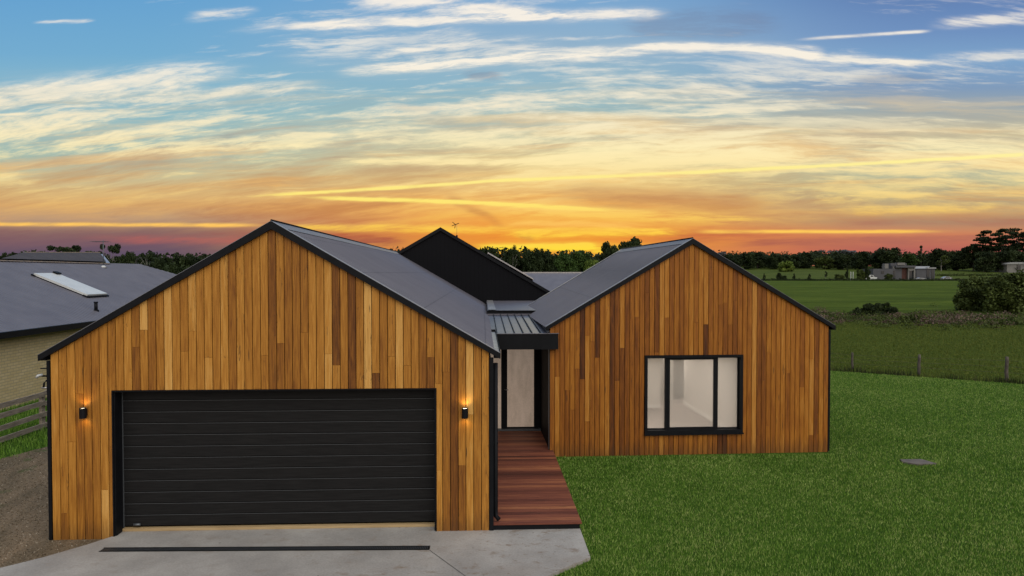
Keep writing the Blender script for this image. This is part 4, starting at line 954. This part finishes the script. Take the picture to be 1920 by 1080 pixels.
# left, behind the brick house (x0,x1,top,Y,kind,mat,label)
for x0, x1, t, Y, k, m_, lb in [
    (-34, 8, 470, 230, 'round', D_, 'dark tree cut by the left frame edge behind the brick house'), (0, 32, 470, 225, 'round', D_, 'leftmost full dark tree crown above the brick house roof'),
    (52, 92, 467, 240, 'round', D_, 'low dark tree crown left of the wide umbrella shaped gum'), (96, 162, 458, 200, 'gum', D_, 'wide umbrella shaped gum with pale gaps above the brick house ridge'),
    (160, 196, 470, 235, 'round', D_, 'small dark crown left of the rooftop antenna on the brick house'), (190, 232, 455, 190, 'gum', D_, 'tall open gum with separate leaf clumps right of the rooftop antenna'),
    (222, 252, 472, 215, 'round', D_, 'low dark tree just right of the tall open gum'), (238, 268, 471, 190, 'gum', D_, 'gum with pale trunk gaps above the brick roof slope'),
    (262, 292, 472, 195, 'gum', D_, 'gum with pale trunk standing left of a gap of purple sky'), (284, 312, 481, 210, 'round', D_, 'low round tree in the dip left of the large dark crown'),
    (318, 372, 471, 185, 'round', D_, 'large dark rounded crown right of the brick roof slope'), (366, 402, 487, 230, 'round', D_, 'low dark tree behind the left garage verge'),
    (376, 398, 474, 200, 'gum', D_, 'small umbrella gum poking up beside the left garage verge')]:
    tree(x0, x1, t, Y, k, m_, lb, group=GL_, name=nm(k), base=-1)
for x0, x1, t, Y, k, m_, lb in [
    (700, 720, 470, 330, 'round', D_, 'dark crown hidden behind the garage ridge near the black gable'), (722, 744, 464, 300, 'round', D_, 'small dark tree crown just left of the black gable'),
    (880, 940, 461, 260, 'round', D_, 'dark crown touching the right slope of the black gable'), (896, 945, 474, 220, 'gum', Ol, 'small olive crown against the right slope of the black gable'),
    (938, 985, 464, 240, 'round', D_, 'dark rounded tree first right of the yellow sky gap'), (952, 972, 459, 235, 'gum', D_, 'knobbly crown top standing above the dark trees right of the black gable'),
    (972, 1018, 463, 235, 'round', D_, 'broad dark tree in the middle of the gap between the gables'), (1002, 1042, 464, 245, 'round', D_, 'dark tree left of the green crowned tree'),
    (1036, 1080, 471, 215, 'round', Mi, 'mid green crown lit at the top between the gables'), (1064, 1112, 467, 225, 'round', Mi, 'green broad tree behind the bright lime tree'),
    (1092, 1130, 484, 180, 'round', Lm, 'bright lime green small tree between the gables'), (1118, 1166, 454, 220, 'round', D_, 'tall very dark tree left of the timber wing roof'),
    (1150, 1218, 446, 235, 'round', D_, 'tallest dark tree rising behind the back edge of the timber wing roof'), (1196, 1256, 472, 250, 'round', D_, 'dark tree hidden behind the timber wing ridge')]:
    tree(x0, x1, t, Y, k, m_, lb, group=GC_, name=nm(k), base=-.5)
# right tree line
for x0, x1, t, Y, k, m_, lb in [
    (1300, 1350, 478, 420, 'round', D_, 'dark tree behind the right wing apex'), (1340, 1372, 472, 430, 'gum', Gr, 'greyish tree appearing first beyond the right timber slope'),
    (1352, 1392, 475, 420, 'round', D_, 'dark tree above the right timber verge, left end of the tree line'), (1384, 1424, 472, 430, 'round', D_, 'dark tree with a blunt top near the left end of the tree line'),
    (1400, 1440, 470, 445, 'round', D_, 'broad tree with the first high point of the right tree line'), (1436, 1470, 474, 430, 'round', D_, 'dark tree above the bright yellow green bush'),
    (1462, 1500, 475, 435, 'round', D_, 'dark tree right of the yellow green bush'), (1490, 1530, 473, 445, 'round', D_, 'dark tree left of the pale grey crowns'),
    (1516, 1556, 468, 560, 'gum', Gr, 'pale grey hazy crown, left of the pale pair'), (1548, 1612, 467, 565, 'round', Gr, 'broad pale grey hazy crown behind the dark trees'),
    (1528, 1566, 478, 430, 'round', Ol, 'olive tree in front of the pale grey crowns'), (1560, 1602, 474, 425, 'round', D_, 'dark rounded tree in front of the broad pale grey crown'),
    (1596, 1636, 471, 430, 'round', D_, 'dark domed tree left of the tall spreading tree above the grey farmhouse'), (1634, 1692, 462, 420, 'round', D_, 'large spreading dark tree above the grey farmhouse'),
    (1650, 1684, 466, 440, 'gum', D_, 'ragged gum top over the grey farmhouse'), (1686, 1722, 475, 430, 'round', Mi, 'green tree behind the flat white roofed shed'),
    (1712, 1742, 461, 440, 'cone', D_, 'dark pointed tree behind the white roofed shed'), (1738, 1782, 466, 420, 'round', D_, 'dark rounded tree right of the pointed tree'),
    (1752, 1778, 478, 400, 'gum', Ol, 'slim gum with a pale trunk in front of the dark rounded tree'), (1776, 1816, 468, 410, 'round', D_, 'dark tree in the rise towards the tall pines'),
    (1800, 1850, 458, 405, 'round', D_, 'dark dense tree at the left foot of the tall pines'), (1822, 1872, 435, 400, 'pine', D_, 'leftmost tall dark pine with flat layered branches'),
    (1854, 1900, 432, 395, 'pine', D_, 'second tall pine with sky gaps through its branches'), (1880, 1936, 431, 400, 'pine', D_, 'tall pine beside the right frame edge'), (1920, 1975, 434, 400, 'pine', D_, 'tall pine cut by the right frame edge'),
    (1826, 1866, 470, 385, 'round', D_, 'dark tree filling below the leftmost tall pine'), (1860, 1905, 468, 385, 'round', D_, 'dark tree filling below the middle pine'), (1896, 1945, 470, 385, 'round', D_, 'dark tree behind the pale far shed')]:
    tree(x0, x1, t, Y, k, m_, lb, group=GR_, name=nm(k))
tree(1458, 1492, 489, 395, 'round', Lm, 'bright yellow green round bush tree at the foot of the right tree line', name='broadleaf_tree')
# low wood under and behind those crowns, reads as one mass
C = []
for k in range(330):
    px_ = 1290 + k * 2.2 + random.uniform(-4, 4); Y = random.uniform(440, 520); q = atY(px_, 500, Y); s = random.uniform(4, 7); C.append((q.x, Y, terr(q.x, Y) + s * .5 + random.uniform(0, 4), s * 1.2, s, s * .8, random.random() * .6))
for k in range(300):
    px_ = 640 + k * 2.15; Y = random.uniform(250, 330); q = atY(px_, 500, Y); s = random.uniform(3, 5); C.append((q.x, Y, terr(q.x, Y) + random.uniform(0, 9.5), s * 1.4, s, s, random.random() * .6))
for k in range(260):
    px_ = -60 + k * 2.05; Y = random.uniform(225, 260); q = atY(px_, 500, Y); s = random.uniform(3, 4.5); C.append((q.x, Y, random.uniform(0, 9.3) * (.75 + .35 * mnoise.noise(Vector((k * .11, 0, 3)))), s * 1.4, s, s, random.random() * .6))
me = leafmesh('far_wood', leafcloud(C, 150, .85), D_); o = bpy.data.objects.new('far_wood', me); COL.objects.link(o); tag(o, 'dark continuous undergrowth of the far woods below the tree crowns', 'woodland', kind='stuff')
# big bush right of frame
def bush(name, px0, px1, pt, pb, matn, label, n, per, size, cat='bush', depth=.6, zb=-.2):
    b = atZ((px0 + px1) / 2, pb, zb); Y = b.y; wd = (atY(px1, pb, Y) - atY(px0, pb, Y)).length / 2; h = atY((px0 + px1) / 2, pt, Y).z - zb
    C = []
    for k in range(n):
        a = random.uniform(0, 6.28); r = math.sqrt(random.random()); x = r * math.cos(a); y = r * math.sin(a) * depth
        top = h * math.sqrt(max(.08, 1 - r * r * .8)) * random.uniform(.8, 1.0); z = random.uniform(.08, .86) * top; s = h * random.uniform(.10, .17)
        C.append((x * wd * .92, y * wd, z, s * 1.15, s * 1.15, s, random.random()))
    e = empty(name, (b.x, Y, zb)); me = leafmesh('foliage', leafcloud(C, per, size), matn); o = bpy.data.objects.new('foliage', me); COL.objects.link(o); o.parent = e
    mb = MB()
    for k in range(7):
        c = random.choice(C); mb.tube([(c[0] * .2, c[1] * .2, -.1), (c[0] * .5, c[1] * .5, c[2] * .5), (c[0], c[1], c[2])], h * .022, 6, h * .008)
    me = bpy.data.meshes.new('stems'); me.from_pydata(mb.v, [], mb.f); me.materials.append(M['trunk']); o = bpy.data.objects.new('stems', me); COL.objects.link(o); o.parent = e
    tag(e, label, cat); return e
bush('bush', 1800, 1878, 504, 584, Ol, 'large dark bushy tree mass in the field, its left half before the far sheds', 60, 260, .14)
bush('bush', 1850, 1950, 490, 588, Ol, 'large dark bushy tree mass in the field, reaching the right frame edge', 70, 260, .15)
bush('shrub', 1598, 1684, 563, 592, 'leaf_dark', 'low dark green mounded shrub in the scrub band beyond the lawn', 80, 200, .10, 'shrub', .35)
bush('shrub', 1876, 1908, 590, 610, Ol, 'small round olive shrub at the near edge of the scrub below the large bushes', 20, 160, .07, 'shrub')
bush('shrub', 1670, 1742, 588, 606, Ol, 'low spreading olive shrub in front of the dark mounded shrub', 30, 120, .07, 'shrub', .35)
bush('shrub', 1655, 1672, 597, 608, 'leaf_pink', 'tiny reddish brown shrub at the near edge of the scrub band', 12, 90, .05, 'shrub')
bush('shrub', 1786, 1806, 566, 580, Mi, 'small green shrub at the left foot of the large bushy trees', 14, 110, .07, 'shrub')
# scrub band
C = []
for k in range(430):
    px_ = random.uniform(1440, 2150); y_ = 597 + random.gauss(0, 5.5) + (px_ - 1570) * .018; y_ = min(max(y_, 580), 617)
    q = atZ(px_, y_, -.2); s = random.uniform(.15, .5) * (1.0 if mnoise.noise(Vector((q.x * .22, q.y * .1, 0))) > -.05 else .45); C.append((q.x, q.y, -.2 + s * .3, s * 2.2, s * 1.2, s * .9, random.random()))
me = leafmesh('dry_scrub', leafcloud(C, 90, .075, None, 1.5), 'leaf_pink'); o = bpy.data.objects.new('dry_scrub', me); COL.objects.link(o); tag(o, 'band of dry pinkish brown scrub and seeding grass crossing the field', 'scrub', kind='stuff')
C = []
for k in range(430):
    px_ = random.uniform(1440, 2150); y_ = 597 + random.gauss(0, 7) + (px_ - 1570) * .018; q = atZ(px_, y_, -.2); s = random.uniform(.2, .5); C.append((q.x, q.y, -.2 + s * .3, s * 2, s * 1.2, s, random.random()))
me = leafmesh('green_scrub', leafcloud(C, 80, .07, None, 1.5), Ol); o = bpy.data.objects.new('green_scrub', me); COL.objects.link(o); tag(o, 'low green weeds growing among the dry scrub band', 'scrub', kind='stuff')
# young trees and hedge before the farmhouse
GY_ = 'young trees along the farmhouse garden edge'; YF = 275
for x0, x1, t, m_, k, lb in [(1428, 1438, 512, D_, 'cone', 'thin young tree nearest the right timber slope'), (1455, 1467, 511, D_, 'round', 'bushy young tree, left of a close pair'), (1464, 1476, 516, D_, 'round', 'shorter young tree, right of the close pair'),
    (1484, 1494, 512, D_, 'cone', 'young tree between the close pair and the farmhouse shrubs'), (1512, 1524, 512, D_, 'cone', 'slim cone shaped young tree left of the thin sapling'), (1545, 1552, 508, D_, 'gum', 'thin upright sapling right of the cone shaped one'),
    (1582, 1594, 499, D_, 'cone', 'tall dark young conifer left of the white posts'), (1562, 1584, 514, Ol, 'round', 'low round bush left of the tall conifer'), (1604, 1622, 504, Ol, 'round', 'green rounded tree between the white posts and the white utility vehicle'),
    (1620, 1632, 501, D_, 'round', 'small dark tree behind the white utility vehicle'), (1658, 1674, 512, Ol, 'round', 'small bush before the grey farmhouse wall')]:
    tree(x0, x1, t, YF, k, m_, lb, group=GY_, name=nm(k))
C = []
for k in range(240):
    px_ = 1420 + k * 1.9; q = atY(px_, 500, YF - 3 + random.uniform(-1, 1)); s = random.uniform(.5, 1.0); C.append((q.x, q.y, terr(q.x, q.y) + s * .4, s, s, s * .8, random.random()))
me = leafmesh('hedge', leafcloud(C, 50, .2), 'leaf_dark'); o = bpy.data.objects.new('hedge', me); COL.objects.link(o); tag(o, 'long low dark planted hedge running in front of the grey farmhouse', 'hedge')
C = []
for k in range(90):
    px_ = 1700 + k * 1.8; q = atY(px_, 500, YF - 1 + random.uniform(-1, 1)); s = random.uniform(.4, .8); C.append((q.x, q.y, terr(q.x, q.y) + s * .5, s, s, s * .6, random.random()))
me = leafmesh('garden_bed', leafcloud(C, 40, .2), 'leaf_pink'); o = bpy.data.objects.new('garden_bed', me); COL.objects.link(o); tag(o, 'pale brown garden bed edge in front of the farmhouse and shed', 'garden bed')
for x0, x1, yy, Y in ((1700, 1990, 506, 340),):
    C = []
    for k in range(120):
        px_ = x0 + (x1 - x0) * k / 120; q = atY(px_, 500, Y + random.uniform(-2, 2)); s = random.uniform(.7, 1.3); C.append((q.x, q.y, terr(q.x, q.y) + s * .4, s * 1.3, s, s * .8, random.random()))
    me = leafmesh('hedge', leafcloud(C, 50, .3), Ol); o = bpy.data.objects.new('hedge', me); COL.objects.link(o); tag(o, 'olive hedgerow crossing the field behind the parked car', 'hedge')
# ------------------------------------------------------------------ farmhouse
YH_ = 290.
def fbox(mb, px0, px1, pt, pb, Y, dep):
    a = atY(px0, pb, Y); b = atY(px1, pt, Y); mb.box(a.x, Y, min(a.z, terr(a.x, Y)) if pb > 515 else a.z, b.x, Y + dep, b.z)
fh_ = empty('farmhouse', (atY(1690, 520, YH_).x, YH_, terr(150, YH_))); tag(fh_, 'low grey flat roofed farmhouse of several boxes with a rust red wall across the field', 'house')
mb = MB(); fbox(mb, 1637, 1680, 504, 524, YH_, 9); fbox(mb, 1676, 1691, 501, 524, YH_ + .6, 9); mb.build('wall', M['grey_render'], fh_)
mb = MB(); fbox(mb, 1670, 1700, 493.5, 503, YH_ + 4, 6); mb.build('upper_wall', M['grey_render'], fh_)
mb = MB(); fbox(mb, 1659, 1666, 494.5, 503.5, YH_ + 2, 2); fbox(mb, 1675, 1678, 499, 505, YH_ + .3, 1); fbox(mb, 1683, 1697, 492.5, 497, YH_ + 3.6, 2); mb.build('chimney', M['pale_render'], fh_)
mb = MB(); fbox(mb, 1690, 1703, 502, 524, YH_ + .8, 8); mb.build('red_wall', M['rust'], fh_)
mb = MB(); fbox(mb, 1680, 1717, 498, 501.6, YH_ - .8, 11); mb.build('roof', M['grey_render'], fh_)
mb = MB(); fbox(mb, 1702.6, 1705, 503, 524, YH_ - .2, 1); fbox(mb, 1713.5, 1716, 501.6, 524, YH_ - .2, 1); fbox(mb, 1705, 1713.5, 503.5, 507, YH_ - .2, 1); fbox(mb, 1703, 1716.5, 507, 524, YH_ + 4, 4); mb.build('portal', M['pale_render'], fh_)
mb = MB(); fbox(mb, 1705, 1713.4, 507.6, 524, YH_ + .5, 1); mb.build('garage_door', M['dark_glass'], fh_)
for (a, b, t, p) in ((1652, 1658, 508, 513), (1675, 1679, 507, 517)):
    mb = MB(); fbox(mb, a, b, t, p, YH_ - .12, .2); mb.build('window', M['dark_glass'], fh_)
sh = empty('farm_shed', (atY(1735, 520, YH_).x, YH_ + 6, terr(160, YH_))); tag(sh, 'grey shed with pale sloping roof and two dark roller doors right of the grey farmhouse', 'shed')
mb = MB(); fbox(mb, 1718, 1753, 504, 524, YH_ + 6, 8); mb.build('wall', M['grey_render'], sh)
a = atY(1716, 503.5, YH_ + 5.5); b = atY(1744, 499.3, YH_ + 9)
mb = MB(); c_ = atY(1739, 503.5, YH_ + 5.5); mb.poly([a, c_, (b.x, b.y, b.z), (a.x + .8, b.y, b.z)]); mb.box(c_.x, YH_ + 5.5, c_.z - .1, atY(1754, 500, YH_ + 6).x, YH_ + 14, c_.z + .5); mb.build('roof', M['dull_white'], sh)
for (p0, p1) in ((1737.5, 1743), (1746, 1751.5)):
    mb = MB(); fbox(mb, p0, p1, 506, 524, YH_ + 5.85, .2); mb.build('roller_door', M['dark_glass'], sh)
fs = empty('farm_shed', (atY(1905, 500, 420).x, 420, terr(300, 420))); tag(fs, 'low pale long shed before the tall pines at the right frame edge', 'shed')
def fbt(mb, px0, px1, pt, Y, dep, gable=0):
    a = atY(px0, 500, Y); b = atY(px1, pt, Y); zb = terr(a.x, Y) - .3; mb.box(a.x, Y, zb, b.x, Y + dep, b.z)
mb = MB(); fbt(mb, 1888, 1930, 495, 380, 10); mb.build('wall', M['pale_render'], fs)
mb = MB(); a = atY(1887, 495, 379.5); b = atY(1931, 495, 379.5); h_ = a.z; mb.prism([(a.x, h_ - .1), (a.x + 2.6, h_ + 1.0), (b.x, h_ + 1.2), (b.x, h_ - .1)], 'y', 379.5, 390.5); mb.build('roof', M['dull_white'], fs)
mb = MB(); fbt(mb, 1907, 1914, 497.5, 379.8, .3); mb.build('door', M['dark_glass'], fs)
fs = empty('small_shed', (atY(1844, 500, 425).x, 425, 4)); tag(fs, 'tiny pale grey shed at the foot of the dark trees left of the pines', 'shed')
mb = MB(); fbt(mb, 1840, 1849, 496.5, 425, 4); mb.build('wall', M['grey_render'], fs); mb = MB(); a = atY(1839.5, 496.5, 424.7); b = atY(1849.5, 496.5, 424.7); mb.box(a.x, 424.7, a.z - .05, b.x, 429.4, a.z + .3); mb.build('roof', M['pale_render'], fs)
# gate posts
for x, lb in ((1595.5, 'left one of two white posts beside the farmhouse drive'), (1599.8, 'right one of two white posts beside the farmhouse drive')):
    q = atY(x, 500, YF + 1); mb = MB(); zb = terr(q.x, YF + 1); zt_ = atY(x, 510, YF + 1).z; mb.box(q.x - .11, YF + .9, zb - .1, q.x + .11, YF + 1.12, zt_); mb.box(q.x - .14, YF + .87, zt_, q.x + .14, YF + 1.15, zt_ + .1); o = mb.build('gate_post', M['white']); tag(o, lb, 'post', 'white gate posts by the farmhouse')
# vehicles
def wheel(mb, x, y, z, r, w, n=14):
    A = [mb.p(x + r * math.cos(6.283 * k / n), y, z + r * math.sin(6.283 * k / n)) for k in range(n)]; B = [mb.p(x + r * math.cos(6.283 * k / n), y + w, z + r * math.sin(6.283 * k / n)) for k in range(n)]
    mb.face(A); mb.face(B[::-1]); [mb.face([A[k], B[k], B[(k + 1) % n], A[(k + 1) % n]]) for k in range(n)]
def vehicle(name, pc, Y, L, label, prof, win, matn, cat, hgt=1, base=None):
    c = atY(pc, 520, Y); zb = terr(c.x, Y) if base is None else base; e = empty(name, (c.x, Y, zb)); tag(e, label, cat)
    W_ = 1.8
    mb = MB(); mb.prism([(c.x + p[0], zb + p[1] * hgt) for p in prof], 'y', Y, Y + W_); mb.build('body', M[matn], e)
    for w_ in win:
        mb = MB(); mb.prism([(c.x + p[0], zb + p[1] * hgt) for p in w_], 'y', Y - .02, Y + W_ + .02); mb.build('window', M['dark_glass'], e)
    for sx in (-L * .31, L * .31):
        for yy in (Y - .03, Y + W_ - .17):
            mb = MB(); wheel(mb, c.x + sx, yy, zb + .34, .36, .2); mb.build('wheel', M['tyre'], e)
vehicle('utility_vehicle', 1634, YF + 3, 5.2, 'white utility vehicle with canopy parked left of the grey farmhouse', [(-2.6, .4), (-2.6, 1.75), (-.8, 1.8), (-.6, 2.05), (.7, 2.0), (1.3, 1.3), (2.5, 1.15), (2.65, .4)], [[(-.4, 1.35), (-.35, 1.85), (.55, 1.82), (1.0, 1.35)]], 'white', 'utility vehicle', 1.2)
vehicle('parked_car', 1777, YF + 12, 4.6, 'silver hatchback car parked on the open ground right of the shed', [(-2.2, .4), (-2.25, .9), (-1.5, 1.1), (-.8, 1.5), (.6, 1.52), (1.5, 1.05), (2.2, .95), (2.3, .4)], [[(-1.2, 1.08), (-.75, 1.42), (.5, 1.44), (1.15, 1.08)]], 'silver', 'car', 1.15)
vehicle('boat_trailer', 1728, YF + 10, 5.0, 'low pale vehicle parked in front of the white roofed shed', [(-2.3, .4), (-2.4, .85), (-1.2, 1.0), (-.7, 1.3), (.5, 1.3), (1.1, .95), (2.3, .85), (2.3, .4)], [[(-1.0, .98), (-.65, 1.22), (.4, 1.22), (.85, .98)]], 'silver', 'car', 1.0)
bpy.data.objects['boat_trailer'].name = 'parked_car'
# rolling grazing cattle far out: tiny dark dots are left to the ground texture
bpy.context.view_layer.update()
